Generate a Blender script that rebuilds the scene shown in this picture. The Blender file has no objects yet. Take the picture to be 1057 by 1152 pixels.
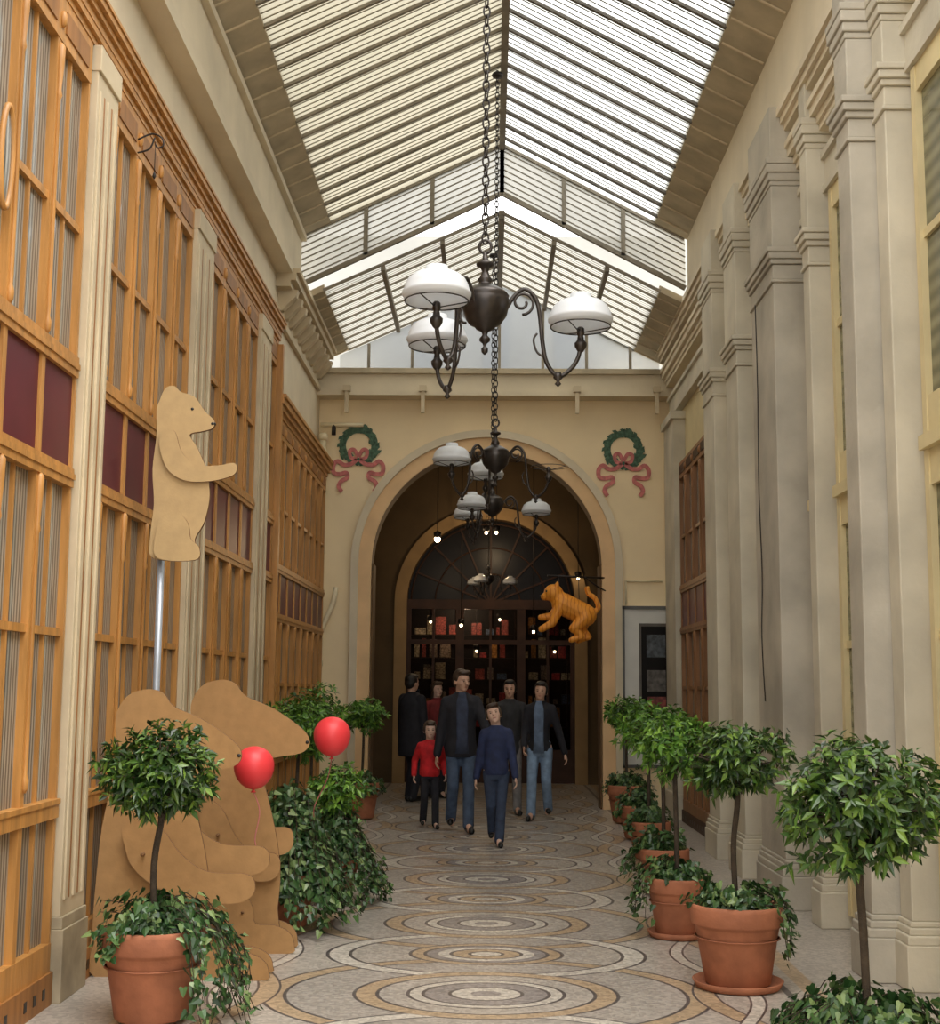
import bpy, bmesh, math, random
from mathutils import Vector, Matrix, Euler
R = random.Random(7)
sc = bpy.context.scene
COL = sc.collection
pi = math.pi
# ------------------------------------------------------------------ materials
def mat(name, c, rough=.6, var=.15, scale=6, bump=0.0, metal=0, bscale=None, streak=None, coat=0, spec=.5):
    m = bpy.data.materials.new(name); m.use_nodes = True
    nt = m.node_tree; b = nt.nodes['Principled BSDF']
    tc = nt.nodes.new('ShaderNodeTexCoord')
    mp = nt.nodes.new('ShaderNodeMapping')
    if streak: mp.inputs['Scale'].default_value = streak
    nt.links.new(tc.outputs['Object'], mp.inputs['Vector'])
    n = nt.nodes.new('ShaderNodeTexNoise'); n.inputs['Scale'].default_value = scale; n.inputs['Detail'].default_value = 5
    nt.links.new(mp.outputs[0], n.inputs['Vector'])
    r = nt.nodes.new('ShaderNodeValToRGB')
    r.color_ramp.elements[0].position = .3; r.color_ramp.elements[1].position = .7
    r.color_ramp.elements[0].color = [max(0, x*(1-var)) for x in c]+[1]
    r.color_ramp.elements[1].color = [min(1, x*(1+var)) for x in c]+[1]
    nt.links.new(n.outputs['Fac'], r.inputs[0]); nt.links.new(r.outputs[0], b.inputs['Base Color'])
    b.inputs['Roughness'].default_value = rough; b.inputs['Metallic'].default_value = metal
    b.inputs['Specular IOR Level'].default_value = spec
    if coat: b.inputs['Coat Weight'].default_value = coat
    if bump:
        n2 = nt.nodes.new('ShaderNodeTexNoise'); n2.inputs['Scale'].default_value = bscale or scale*5; n2.inputs['Detail'].default_value = 4
        nt.links.new(mp.outputs[0], n2.inputs['Vector'])
        bp = nt.nodes.new('ShaderNodeBump'); bp.inputs['Strength'].default_value = bump; bp.inputs['Distance'].default_value = .02
        nt.links.new(n2.outputs['Fac'], bp.inputs['Height']); nt.links.new(bp.outputs[0], b.inputs['Normal'])
    return m
def emis(name, c, s):
    m = bpy.data.materials.new(name); m.use_nodes = True
    b = m.node_tree.nodes['Principled BSDF']
    b.inputs['Base Color'].default_value = (*c, 1); b.inputs['Emission Color'].default_value = (*c, 1); b.inputs['Emission Strength'].default_value = s
    return m
def leafmat(name, cols, rough=.4):
    m = bpy.data.materials.new(name); m.use_nodes = True
    nt = m.node_tree; b = nt.nodes['Principled BSDF']
    g = nt.nodes.new('ShaderNodeNewGeometry'); r = nt.nodes.new('ShaderNodeValToRGB')
    while len(r.color_ramp.elements) < len(cols): r.color_ramp.elements.new(.5)
    for i, c in enumerate(cols):
        r.color_ramp.elements[i].position = i/(len(cols)-1); r.color_ramp.elements[i].color = (*c, 1)
    nt.links.new(g.outputs['Random Per Island'], r.inputs[0]); nt.links.new(r.outputs[0], b.inputs['Base Color'])
    b.inputs['Roughness'].default_value = rough
    return m
def glassy(name, c1, c2, scale, rough=.12, axis='Y'):
    m = bpy.data.materials.new(name); m.use_nodes = True
    nt = m.node_tree; b = nt.nodes['Principled BSDF']
    tc = nt.nodes.new('ShaderNodeTexCoord'); w = nt.nodes.new('ShaderNodeTexWave'); w.bands_direction = axis
    w.inputs['Scale'].default_value = scale; w.inputs['Distortion'].default_value = 1.0; w.inputs['Detail'].default_value = 2
    nt.links.new(tc.outputs['Object'], w.inputs['Vector'])
    r = nt.nodes.new('ShaderNodeValToRGB'); r.color_ramp.elements[0].color = (*c1, 1); r.color_ramp.elements[1].color = (*c2, 1)
    n = nt.nodes.new('ShaderNodeTexNoise'); n.inputs['Scale'].default_value = 1.7
    nt.links.new(tc.outputs['Object'], n.inputs['Vector'])
    mm = nt.nodes.new('ShaderNodeMath'); mm.operation = 'MULTIPLY'
    nt.links.new(w.outputs['Fac'], mm.inputs[0]); nt.links.new(n.outputs['Fac'], mm.inputs[1])
    m2 = nt.nodes.new('ShaderNodeMath'); m2.operation = 'MULTIPLY'; m2.inputs[1].default_value = 1.6
    nt.links.new(mm.outputs[0], m2.inputs[0]); nt.links.new(m2.outputs[0], r.inputs[0])
    nt.links.new(r.outputs[0], b.inputs['Base Color']); b.inputs['Roughness'].default_value = rough
    return m
def roofglass(name, tr, col, tint=(1, 1, 1)):
    m = bpy.data.materials.new(name); m.use_nodes = True
    nt = m.node_tree; nt.nodes.clear()
    o = nt.nodes.new('ShaderNodeOutputMaterial'); mx = nt.nodes.new('ShaderNodeMixShader'); t = nt.nodes.new('ShaderNodeBsdfTransparent')
    t.inputs['Color'].default_value = (*tint, 1)
    tl = nt.nodes.new('ShaderNodeBsdfTranslucent'); tl.inputs['Color'].default_value = (*col, 1)
    tc = nt.nodes.new('ShaderNodeTexCoord'); n = nt.nodes.new('ShaderNodeTexNoise'); n.inputs['Scale'].default_value = 2.0; n.inputs['Detail'].default_value = 4
    nt.links.new(tc.outputs['Object'], n.inputs['Vector'])
    mr = nt.nodes.new('ShaderNodeMapRange'); mr.inputs['To Min'].default_value = max(0, tr*.5); mr.inputs['To Max'].default_value = tr*1.5
    nt.links.new(n.outputs['Fac'], mr.inputs['Value'])
    nt.links.new(mr.outputs[0], mx.inputs[0]); nt.links.new(tl.outputs[0], mx.inputs[1]); nt.links.new(t.outputs[0], mx.inputs[2])
    nt.links.new(mx.outputs[0], o.inputs[0])
    return m
def opal(name):
    m = bpy.data.materials.new(name); m.use_nodes = True
    nt = m.node_tree; b = nt.nodes['Principled BSDF']; o = nt.nodes['Material Output']
    n = nt.nodes.new('ShaderNodeTexNoise'); n.inputs['Scale'].default_value = 6
    r = nt.nodes.new('ShaderNodeValToRGB'); r.color_ramp.elements[0].color = (.80, .83, .87, 1); r.color_ramp.elements[1].color = (.86, .88, .91, 1)
    nt.links.new(n.outputs['Fac'], r.inputs[0]); nt.links.new(r.outputs[0], b.inputs['Base Color']); b.inputs['Roughness'].default_value = .2
    tl = nt.nodes.new('ShaderNodeBsdfTranslucent'); tl.inputs['Color'].default_value = (.92, .94, .96, 1)
    mx = nt.nodes.new('ShaderNodeMixShader'); mx.inputs[0].default_value = .4
    nt.links.new(b.outputs[0], mx.inputs[1]); nt.links.new(tl.outputs[0], mx.inputs[2]); nt.links.new(mx.outputs[0], o.inputs[0]); return m
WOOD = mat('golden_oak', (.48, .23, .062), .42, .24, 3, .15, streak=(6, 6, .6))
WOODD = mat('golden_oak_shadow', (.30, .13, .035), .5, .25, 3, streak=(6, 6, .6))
WOODR = mat('red_brown_wood', (.26, .12, .045), .45, .25, 3, streak=(6, 6, .6))
DWOOD = mat('dark_wood', (.05, .022, .012), .5, .3, 4, spec=.25)
BURG = mat('burgundy_panel', (.10, .010, .022), .4, .15, 3)
CREAM = mat('cream_plaster', (.70, .61, .45), .75, .10, 1.6, .08, bscale=30)
CREAMP = mat('cream_pilaster', (.58, .48, .325), .6, .14, 2.5, .05)
SOFFIT = mat('soffit_boards', (.46, .39, .27), .8, .2, 3, .1)
YEL = mat('yellow_plaster', (.94, .77, .50), .75, .07, 1.3, .06, bscale=40)
YELT = mat('ochre_arch_trim', (.80, .54, .29), .65, .10, 3)
STONE = mat('grey_stone', (.45, .41, .335), .8, .24, 1.8, .2, bscale=25)
STONEL = mat('pale_stone', (.57, .52, .41), .75, .18, 2, .12, bscale=30)
BASEST = mat('base_stone', (.36, .30, .20), .7, .25, 5, .1)
YFR = mat('yellow_window_paint', (.66, .55, .31), .55, .1, 3)
GGREEN = glassy('green_grey_glass', (.10, .10, .06), (.24, .23, .14), 3, .15, 'Z')
GDARK = glassy('blind_glass', (.11, .095, .075), (.38, .36, .31), 9, .1, 'Y')
GBLACK = mat('dark_glass', (.010, .008, .007), .3, .3, 3, spec=.12)
IRON = mat('dark_iron', (.035, .03, .028), .45, .2, 10, metal=.6)
BAR = mat('roof_bar_paint', (.24, .21, .16), .6, .2, 6)
BARD = mat('dark_roof_bar_paint', (.12, .105, .085), .6, .2, 6)
BRONZE = mat('aged_bronze', (.05, .042, .038), .32, .3, 12, metal=.6)
OPAL = opal('opal_glass')
TERRA = mat('terracotta', (.38, .14, .07), .8, .22, 7, .15)
SOIL = mat('potting_soil', (.03, .018, .01), .95, .4, 30, .5)
BARK = mat('tree_bark', (.05, .035, .022), .85, .3, 25, .4)
CARD = mat('brown_cardboard', (.40, .225, .09), .9, .09, 14, .05)
CARDP = mat('pale_cardboard', (.50, .345, .17), .9, .07, 14, .05)
CARDE = mat('cardboard_edge', (.20, .10, .04), .85, .1, 30)
BLACK = mat('black_paint', (.008, .008, .008), .35, .1, 5)
LAUREL = leafmat('laurel_leaves', [(.010, .028, .006), (.022, .06, .010), (.05, .115, .016), (.15, .25, .035)], .36)
LAURELB = leafmat('light_laurel_leaves', [(.025, .075, .010), (.055, .15, .016), (.11, .25, .025), (.21, .38, .045)], .40)
IVY = leafmat('ivy_leaves', [(.012, .042, .012), (.03, .08, .02), (.055, .13, .035), (.20, .28, .10)], .38)
REDB = mat('red_balloon_rubber', (.82, .05, .06), .4, .04, 2)
STRING = mat('white_string', (.6, .2, .2), .8, .1, 9)
WHITEP = mat('white_paint', (.66, .66, .62), .5, .06, 3)
PIPE = mat('pipe_paint', (.80, .70, .48), .5, .08, 5)
GALV = mat('galvanised_pole', (.42, .46, .52), .35, .1, 8, metal=.4)
WGREEN = mat('wreath_green', (.08, .15, .10), .9, .5, 25)
RIBBON = mat('faded_red_ribbon', (.60, .20, .19), .9, .25, 18)
BULB = emis('warm_bulb', (1, .75, .45), 25)
BUILD = mat('neighbour_render', (.66, .58, .42), .9, .12, .8)
ZINC = mat('zinc', (.3, .33, .36), .5, .1, 3)
RG = roofglass('milky_roof_glass', .14, (.50, .51, .49), (.9, .9, .9))
RG2 = roofglass('grimy_shaded_roof_glass', .04, (.30, .28, .22), (.7, .7, .6))  # left slope: grime, plus the building's beige dimness put into the glass colour
RG3 = roofglass('frosted_roof_glass', .10, (.42, .41, .37), (.9, .9, .85))
RG4 = roofglass('gable_glass', .25, (.42, .44, .46), (.7, .73, .76))
CLEARG = roofglass('shop_clear_glass', .6, (.02, .02, .02))

# ------------------------------------------------------------------ mesh builder
class MB:
    def __init__(s): s.v = []; s.f = []; s.mi = []; s.sm = []; s.mats = []
    def slot(s, m):
        if m not in s.mats: s.mats.append(m)
        return s.mats.index(m)
    def add(s, vs, fs, m, smooth=False):
        o = len(s.v); s.v += [tuple(v) for v in vs]; k = s.slot(m)
        for f in fs: s.f.append(tuple(i+o for i in f)); s.mi.append(k); s.sm.append(smooth)
    def box(s, x0, x1, y0, y1, z0, z1, m):
        x0, x1 = sorted((x0, x1)); y0, y1 = sorted((y0, y1)); z0, z1 = sorted((z0, z1))
        s.add([(x0,y0,z0),(x1,y0,z0),(x1,y1,z0),(x0,y1,z0),(x0,y0,z1),(x1,y0,z1),(x1,y1,z1),(x0,y1,z1)],
              [(0,3,2,1),(4,5,6,7),(0,1,5,4),(1,2,6,5),(2,3,7,6),(3,0,4,7)], m)
    def beam(s, p, q, w, h, m, up=(0,0,1)):
        p = Vector(p); q = Vector(q); t = (q-p).normalized(); u = Vector(up)
        a = t.cross(u)
        if a.length < 1e-4: a = t.cross(Vector((1,0,0)))
        a.normalize(); b = a.cross(t).normalized()
        vs = [e + a*(i*w/2) + b*(j*h/2) for e in (p, q) for i, j in ((-1,-1),(1,-1),(1,1),(-1,1))]
        s.add(vs, [(3,2,1,0),(4,5,6,7),(0,1,5,4),(1,2,6,5),(2,3,7,6),(3,0,4,7)], m)
    def lathe(s, prof, m, c=(0,0,0), seg=24, smooth=True, mtx=None):
        vs = []; fs = []
        for r, z in prof:
            for i in range(seg):
                a = 2*pi*i/seg; v = Vector((r*math.cos(a), r*math.sin(a), z))
                if mtx: v = mtx @ v
                vs.append(v+Vector(c))
        for j in range(len(prof)-1):
            for i in range(seg):
                k = (i+1) % seg; fs.append((j*seg+i, j*seg+k, (j+1)*seg+k, (j+1)*seg+i))
        fs.append(tuple(reversed(range(seg)))); fs.append(tuple((len(prof)-1)*seg+i for i in range(seg)))
        s.add(vs, fs, m, smooth)
    def tube(s, pts, r, m, seg=8, smooth=True, flat=1, closed=False):
        pts = [Vector(p) for p in pts]; n = len(pts); rs = r if isinstance(r, (list, tuple)) else [r]*n
        vs = []; fs = []; a = None
        for i in range(n):
            if closed: t = pts[(i+1) % n]-pts[i-1]
            else: t = pts[min(i+1, n-1)]-pts[max(i-1, 0)]
            t.normalize()
            if a is None:
                a = t.cross(Vector((0,0,1)))
                if a.length < .01: a = t.cross(Vector((0,1,0)))
            a = (a - t*a.dot(t)).normalized(); b = t.cross(a)
            for k in range(seg):
                an = 2*pi*k/seg; vs.append(pts[i]+a*(math.cos(an)*rs[i])+b*(math.sin(an)*rs[i]*flat))
        for i in range(n if closed else n-1):
            j = (i+1) % n
            for k in range(seg):
                l = (k+1) % seg; fs.append((i*seg+k, i*seg+l, j*seg+l, j*seg+k))
        if not closed:
            fs.append(tuple(reversed(range(seg)))); fs.append(tuple((n-1)*seg+k for k in range(seg)))
        s.add(vs, fs, m, smooth)
    def strip_xz(s, pts, ws, y0, y1, m):
        P = [Vector((p[0], p[-1])) for p in pts]; L = []; Q = []
        for i, p in enumerate(P):
            t = (P[min(i+1, len(P)-1)]-P[max(i-1, 0)]).normalized(); n = Vector((-t.y, t.x))*(ws[i] if isinstance(ws, list) else ws)
            L.append(p+n); Q.append(p-n)
        N = len(P)
        vs = [(v.x, y0, v.y) for v in L]+[(v.x, y0, v.y) for v in Q]+[(v.x, y1, v.y) for v in L]+[(v.x, y1, v.y) for v in Q]
        fs = []
        for i in range(N-1):
            fs += [(i, i+1, N+i+1, N+i), (2*N+i, 3*N+i, 3*N+i+1, 2*N+i+1), (i, 2*N+i, 2*N+i+1, i+1), (N+i, N+i+1, 3*N+i+1, 3*N+i)]
        s.add(vs, fs, m)
    def prism_xz(s, poly, y0, y1, m, me=None):
        n = len(poly)
        ar = sum(poly[i][0]*poly[(i+1) % n][1]-poly[(i+1) % n][0]*poly[i][1] for i in range(n))
        if ar < 0: poly = poly[::-1]
        y0, y1 = sorted((y0, y1))
        vs = [(x, y0, z) for x, z in poly]+[(x, y1, z) for x, z in poly]
        s.add(vs, [tuple(range(n)), tuple(reversed(range(n, 2*n)))], m)
        s.add(vs, [(i, i+n, (i+1) % n+n, (i+1) % n) for i in range(n)], me or m)
    def ell(s, c, r, m, rot=None, seg=16, rings=10):
        vs = []; fs = []; c = Vector(c)
        for j in range(rings+1):
            th = pi*j/rings
            for i in range(seg):
                a = 2*pi*i/seg; v = Vector((r[0]*math.sin(th)*math.cos(a), r[1]*math.sin(th)*math.sin(a), -r[2]*math.cos(th)))
                if rot: v = rot @ v
                vs.append(c+v)
        for j in range(rings):
            for i in range(seg):
                k = (i+1) % seg; fs.append((j*seg+i, j*seg+k, (j+1)*seg+k, (j+1)*seg+i))
        s.add(vs, fs, m, True)
    def cap(s, p, q, r1, r2, m, seg=12):
        p = Vector(p); q = Vector(q); t = (q-p); L = t.length; t.normalize()
        pts = []; rs = []
        for k in range(5):
            a = pi/2*k/4; pts.append(p-t*(r1*math.cos(a))); rs.append(max(r1*math.sin(a), .0008))
        for k in range(5):
            a = pi/2*k/4; pts.append(q+t*(r2*math.sin(a))); rs.append(max(r2*math.cos(a), .0008))
        s.tube(pts, rs, m, seg)
    def loft(s, rings, m, seg=24, smooth=True):
        vs = []; fs = []
        for x, y, z, rx, ry in rings:
            for i in range(seg):
                a = 2*pi*i/seg; vs.append((x+rx*math.cos(a), y+ry*math.sin(a), z))
        for j in range(len(rings)-1):
            for i in range(seg):
                k = (i+1) % seg; fs.append((j*seg+i, j*seg+k, (j+1)*seg+k, (j+1)*seg+i))
        fs.append(tuple(reversed(range(seg)))); fs.append(tuple((len(rings)-1)*seg+i for i in range(seg)))
        s.add(vs, fs, m, smooth)
    def mesh(s, name):
        me = bpy.data.meshes.new(name); me.from_pydata(s.v, [], s.f)
        for m in s.mats: me.materials.append(m)
        me.polygons.foreach_set('material_index', s.mi); me.polygons.foreach_set('use_smooth', s.sm)
        me.update(); return me
    def obj(s, name, label=None, cat=None, parent=None, kind=None, group=None, loc=None, rot=None):
        o = bpy.data.objects.new(name, s.mesh(name)); COL.objects.link(o)
        if label: o['label'] = label
        if cat: o['category'] = cat
        if kind: o['kind'] = kind
        if group: o['group'] = group
        if parent: o.parent = parent
        if loc: o.location = loc
        if rot: o.rotation_euler = rot
        return o
def root(name, label, cat, loc, rot=(0,0,0), group=None):
    e = bpy.data.objects.new(name, None); COL.objects.link(e); e.empty_display_size = .1
    e['label'] = label; e['category'] = cat; e.location = loc; e.rotation_euler = rot
    if group: e['group'] = group
    return e
TN = [0]; WN = [0]
def trim(mb, label, cat='trim'):
    TN[0] += 1; return mb.obj('trim_%d' % TN[0], label, cat, kind='structure')
def window(mb, label, cat='window'):
    WN[0] += 1; return mb.obj('window_%d' % WN[0], label, cat, kind='structure')
def bevel(o, w=.006, seg=2):
    m = o.modifiers.new('b', 'BEVEL'); m.width = w; m.segments = seg; m.limit_method = 'ANGLE'; return o
def smooth_poly(P, n=4):
    out = []; N = len(P)
    for i in range(N):
        p0, p1, p2, p3 = [Vector(P[(i+k) % N]) for k in (-1, 0, 1, 2)]
        for j in range(n):
            t = j/n
            v = .5*((2*p1)+(p2-p0)*t+(2*p0-5*p1+4*p2-p3)*t*t+(3*p1-p0-3*p2+p3)*t**3); out.append((v.x, v.y))
    return out
def spline(P, n=6):
    out = []; N = len(P)
    for i in range(N-1):
        p0 = Vector(P[max(i-1, 0)]); p1 = Vector(P[i]); p2 = Vector(P[i+1]); p3 = Vector(P[min(i+2, N-1)])
        for j in range(n):
            t = j/n; out.append(.5*((2*p1)+(p2-p0)*t+(2*p0-5*p1+4*p2-p3)*t*t+(3*p1-p0-3*p2+p3)*t**3))
    out.append(Vector(P[-1])); return out
def bake(mb, name, voxel, sm=3, parent=None, label=None):
    t = bpy.data.objects.new('tmp', mb.mesh('tmp')); COL.objects.link(t)
    m = t.modifiers.new('r', 'REMESH'); m.mode = 'VOXEL'; m.voxel_size = voxel; m.use_smooth_shade = True
    m2 = t.modifiers.new('s', 'SMOOTH'); m2.factor = .5; m2.iterations = sm
    bpy.context.view_layer.update(); dg = bpy.context.evaluated_depsgraph_get()
    me = bpy.data.meshes.new_from_object(t.evaluated_get(dg)); bpy.data.objects.remove(t)
    me.materials.clear(); me.materials.append(mb.mats[0])
    for p in me.polygons: p.material_index = 0; p.use_smooth = True
    me.name = name
    o = bpy.data.objects.new(name, me); COL.objects.link(o)
    if parent: o.parent = parent
    if label: o['label'] = label
    return o

# ------------------------------------------------------------------ floor
def floor_mat():
    m = bpy.data.materials.new('mosaic_floor'); m.use_nodes = True; nt = m.node_tree; b = nt.nodes['Principled BSDF']
    L = nt.links.new
    def M(op, a, b_=None, c=None):
        n = nt.nodes.new('ShaderNodeMath'); n.operation = op
        for i, v in enumerate((a, b_, c)):
            if v is None: continue
            if isinstance(v, (int, float)): n.inputs[i].default_value = v
            else: L(v, n.inputs[i])
        return n.outputs[0]
    tc = nt.nodes.new('ShaderNodeTexCoord'); sp = nt.nodes.new('ShaderNodeSeparateXYZ'); L(tc.outputs['Object'], sp.inputs[0])
    x = sp.outputs[0]; y = sp.outputs[1]; P = 2.1
    def cell(y0):
        t = M('SUBTRACT', y, y0-P/2); t = M('FLOORED_MODULO', t, P); return M('SUBTRACT', t, P/2)
    ya = cell(7.27); yb = cell(7.27+P/2)
    def rad(yy, sx=1): return M('SQRT', M('ADD', M('POWER', M('ABSOLUTE', M('MULTIPLY', x, sx)), 2), M('POWER', M('ABSOLUTE', yy), 2)))
    rA = rad(ya, .78); rB = rad(yb, .70)
    BG = (.40, .36, .315); TAN = (.40, .295, .19); DK = (.095, .082, .08); WH = (.52, .48, .42); GR = (.26, .235, .225); BG2 = (.35, .315, .28)
    def ramp(sock, stops, mx):
        r = nt.nodes.new('ShaderNodeValToRGB'); r.color_ramp.interpolation = 'CONSTANT'
        L(M('DIVIDE', sock, mx), r.inputs[0])
        while len(r.color_ramp.elements) < len(stops): r.color_ramp.elements.new(.99)
        for i, (p, c) in enumerate(stops):
            r.color_ramp.elements[i].position = p/mx; r.color_ramp.elements[i].color = (*c, 1)
        return r.outputs[0]
    cA = ramp(rA, [(0, GR), (.06, WH), (.13, DK), (.145, GR), (.25, DK), (.265, WH), (.31, DK), (.325, BG), (.43, DK), (.445, TAN), (.52, DK), (.535, BG2), (.80, DK), (.815, TAN), (.90, DK), (.915, BG)], 4)
    cB = ramp(rB, [(0, WH), (.05, DK), (.065, TAN), (.14, DK), (.155, WH), (.19, GR), (.25, DK), (.265, TAN), (.31, DK), (.325, BG)], 4)
    def mix(f, a, b_):
        n = nt.nodes.new('ShaderNodeMix'); n.data_type = 'RGBA'
        if isinstance(f, (int, float)): n.inputs[0].default_value = f
        else: L(f, n.inputs[0])
        for s_, v in ((6, a), (7, b_)):
            if isinstance(v, tuple): n.inputs[s_].default_value = (*v, 1)
            else: L(v, n.inputs[s_])
        return n
    col = cA
    ring = M('ABSOLUTE', M('SUBTRACT', rB, .62))
    gate = M('GREATER_THAN', rA, .535)
    col = mix(M('MULTIPLY', M('LESS_THAN', ring, .055), gate), col, DK).outputs[2]
    col = mix(M('MULTIPLY', M('LESS_THAN', ring, .04), gate), col, WH).outputs[2]
    col = mix(M('LESS_THAN', rB, .33), col, cB).outputs[2]
    ax = M('ABSOLUTE', x)
    for amp, w1, w2, cc in ((-.13, .065, .052, TAN), (.13, .045, .032, WH)):
        aw = M('ABSOLUTE', M('SUBTRACT', ax, M('ADD', 1.28, M('MULTIPLY', M('COSINE', M('MULTIPLY', ya, 2*pi/P)), amp))))
        col = mix(M('LESS_THAN', aw, w1), col, DK).outputs[2]
        col = mix(M('LESS_THAN', aw, w2), col, cc).outputs[2]
    col = mix(M('LESS_THAN', M('ABSOLUTE', M('SUBTRACT', ax, 1.60)), .02), col, DK).outputs[2]
    col = mix(M('LESS_THAN', M('ABSOLUTE', M('SUBTRACT', ax, 1.74)), .05), col, TAN).outputs[2]
    vo = nt.nodes.new('ShaderNodeTexVoronoi'); vo.inputs['Scale'].default_value = 48; vo.feature = 'F1'; L(tc.outputs['Object'], vo.inputs['Vector'])
    sv = nt.nodes.new('ShaderNodeSeparateColor'); L(vo.outputs['Color'], sv.inputs[0])
    k = M('ADD', .76, M('MULTIPLY', sv.outputs[0], .5))
    no = nt.nodes.new('ShaderNodeTexNoise'); no.inputs['Scale'].default_value = 1.2; no.inputs['Detail'].default_value = 6; L(tc.outputs['Object'], no.inputs['Vector'])
    k = M('MULTIPLY', k, M('ADD', .75, M('MULTIPLY', no.outputs['Fac'], .5)))
    mu = nt.nodes.new('ShaderNodeVectorMath'); mu.operation = 'SCALE'; L(col, mu.inputs[0]); L(k, mu.inputs['Scale'])
    L(mu.outputs[0], b.inputs['Base Color']); b.inputs['Roughness'].default_value = .33
    bp = nt.nodes.new('ShaderNodeBump'); bp.inputs['Strength'].default_value = .12; bp.inputs['Distance'].default_value = .003
    L(vo.outputs['Distance'], bp.inputs['Height']); L(bp.outputs[0], b.inputs['Normal'])
    return m
mb = MB(); mb.box(-2.7, 2.9, -2, 26.5, -.15, 0, floor_mat())
mb.obj('floor', 'mosaic floor with interlaced tan, grey and black rings', 'floor', kind='structure')

# ------------------------------------------------------------------ walls
mb = MB(); mb.box(-2.75, -2.34, -1, 18.0, 0, 6.15, CREAM); mb.box(-2.75, -2.2, -1, 15.0, 6.15, 6.8, CREAM)
mb.obj('wall_left', 'cream plaster wall rising above the wooden shop fronts', 'wall', kind='structure')
mb = MB(); mb.box(2.49, 2.9, -1, 18.0, 0, 6.15, YFR); mb.box(2.28, 2.9, -1, 15.0, 6.15, 6.8, CREAM)
mb.obj('wall_right', 'cream and yellow painted wall behind the stone pilasters', 'wall', kind='structure')
mb = MB()
mb.box(-2.34, -2.16, -1, 14.98, 6.07, 6.17, CREAM); mb.box(-2.2, -2.14, -1, 14.98, 6.72, 6.79, CREAM)
trim(mb, 'cream fascia moulding below the glass roof')
def arch_wall(name, label, y0, y1, x0, x1, zt, r, cx, zs, m, soffm):
    mb = MB(); N = 32
    mb.box(x0, cx-r, y0, y1, 0, zt, m); mb.box(cx+r, x1, y0, y1, 0, zt, m)
    P = [(cx-r*math.cos(pi*i/N), zs+r*math.sin(pi*i/N)) for i in range(N+1)]
    for i in range(N):
        a, b_ = P[i], P[i+1]
        mb.add([(a[0], y0, a[1]), (b_[0], y0, b_[1]), (b_[0], y0, zt), (a[0], y0, zt)], [(0, 1, 2, 3)], m)
        mb.add([(a[0], y1, a[1]), (b_[0], y1, b_[1]), (b_[0], y1, zt), (a[0], y1, zt)], [(3, 2, 1, 0)], m)
        mb.add([(a[0], y0, a[1]), (b_[0], y0, b_[1]), (b_[0], y1, b_[1]), (a[0], y1, a[1])], [(3, 2, 1, 0)], soffm)
    return mb.obj(name, label, 'wall', kind='structure')
def arch_trim(y, cx, zs, r0, r1, d, m, label, z0=0):
    mb = MB(); N = 40
    outer = [(cx-r1, z0)]+[(cx-r1*math.cos(pi*i/N), zs+r1*math.sin(pi*i/N)) for i in range(N+1)]+[(cx+r1, z0)]
    inner = [(cx-r0, z0)]+[(cx-r0*math.cos(pi*i/N), zs+r0*math.sin(pi*i/N)) for i in range(N+1)]+[(cx+r0, z0)]
    for i in range(len(outer)-1):
        a, b_, c, e = outer[i], outer[i+1], inner[i+1], inner[i]
        mb.add([(a[0], y-d, a[1]), (b_[0], y-d, b_[1]), (c[0], y-d, c[1]), (e[0], y-d, e[1]), (a[0], y, a[1]), (b_[0], y, b_[1]), (c[0], y, c[1]), (e[0], y, e[1])],
               [(0, 3, 2, 1), (0, 1, 5, 4), (2, 3, 7, 6)], m)
    return trim(mb, label)
CX = -.03
TUN = mat('shaded_tunnel_plaster', (.04, .025, .014), .85, .2, 2)  # tunnel shade is put into this near-black plaster colour
DOCH = mat('shaded_ochre', (.14, .08, .033), .8, .2, 2)  # darkened copy of the arch ochre, with the reveal's shade in its colour
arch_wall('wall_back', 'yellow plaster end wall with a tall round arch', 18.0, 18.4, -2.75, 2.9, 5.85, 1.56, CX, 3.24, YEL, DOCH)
arch_trim(18.0, CX, 3.24, 1.555, 1.80, .06, YELT, 'ochre moulded surround of the round arch')
arch_trim(17.94, CX, 3.24, 1.73, 1.83, .04, CREAM, 'cream outer bead of the arch surround')
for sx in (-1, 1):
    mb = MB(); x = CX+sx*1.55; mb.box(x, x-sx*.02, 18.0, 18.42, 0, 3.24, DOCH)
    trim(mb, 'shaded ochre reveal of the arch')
mb = MB()
mb.box(-2.34, 2.48, 17.72, 18.0, 5.52, 5.85, CREAM); mb.box(-2.34, 2.48, 17.66, 18.02, 5.8, 5.87, SOFFIT); mb.box(-2.34, 2.48, 17.68, 18.0, 5.5, 5.56, CREAM)
trim(mb, 'cream painted beam across the end wall', 'beam')
for x in (-1.93, -.9, 1.18, 2.25):
    mb = MB(); mb.box(x-.025, x+.025, 17.62, 17.68, 5.25, 5.58, CREAMP); mb.box(x-.05, x+.05, 17.6, 17.68, 5.54, 5.62, CREAMP)
    trim(mb, 'small cream bracket hanging from the beam', 'bracket')
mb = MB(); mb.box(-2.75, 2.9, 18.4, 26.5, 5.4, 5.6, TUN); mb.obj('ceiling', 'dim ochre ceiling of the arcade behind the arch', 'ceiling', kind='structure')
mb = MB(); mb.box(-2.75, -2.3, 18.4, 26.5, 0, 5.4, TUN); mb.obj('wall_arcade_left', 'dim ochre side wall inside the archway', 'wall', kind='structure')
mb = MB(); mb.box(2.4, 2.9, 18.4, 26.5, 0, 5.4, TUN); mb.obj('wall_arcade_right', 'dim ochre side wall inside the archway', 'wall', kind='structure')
mb = MB(); mb.box(-2.75, 2.9, 26.5, 26.7, 0, 5.6, DWOOD); mb.obj('wall_shop', 'dark rear wall of the shop interior', 'wall', kind='structure')
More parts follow.
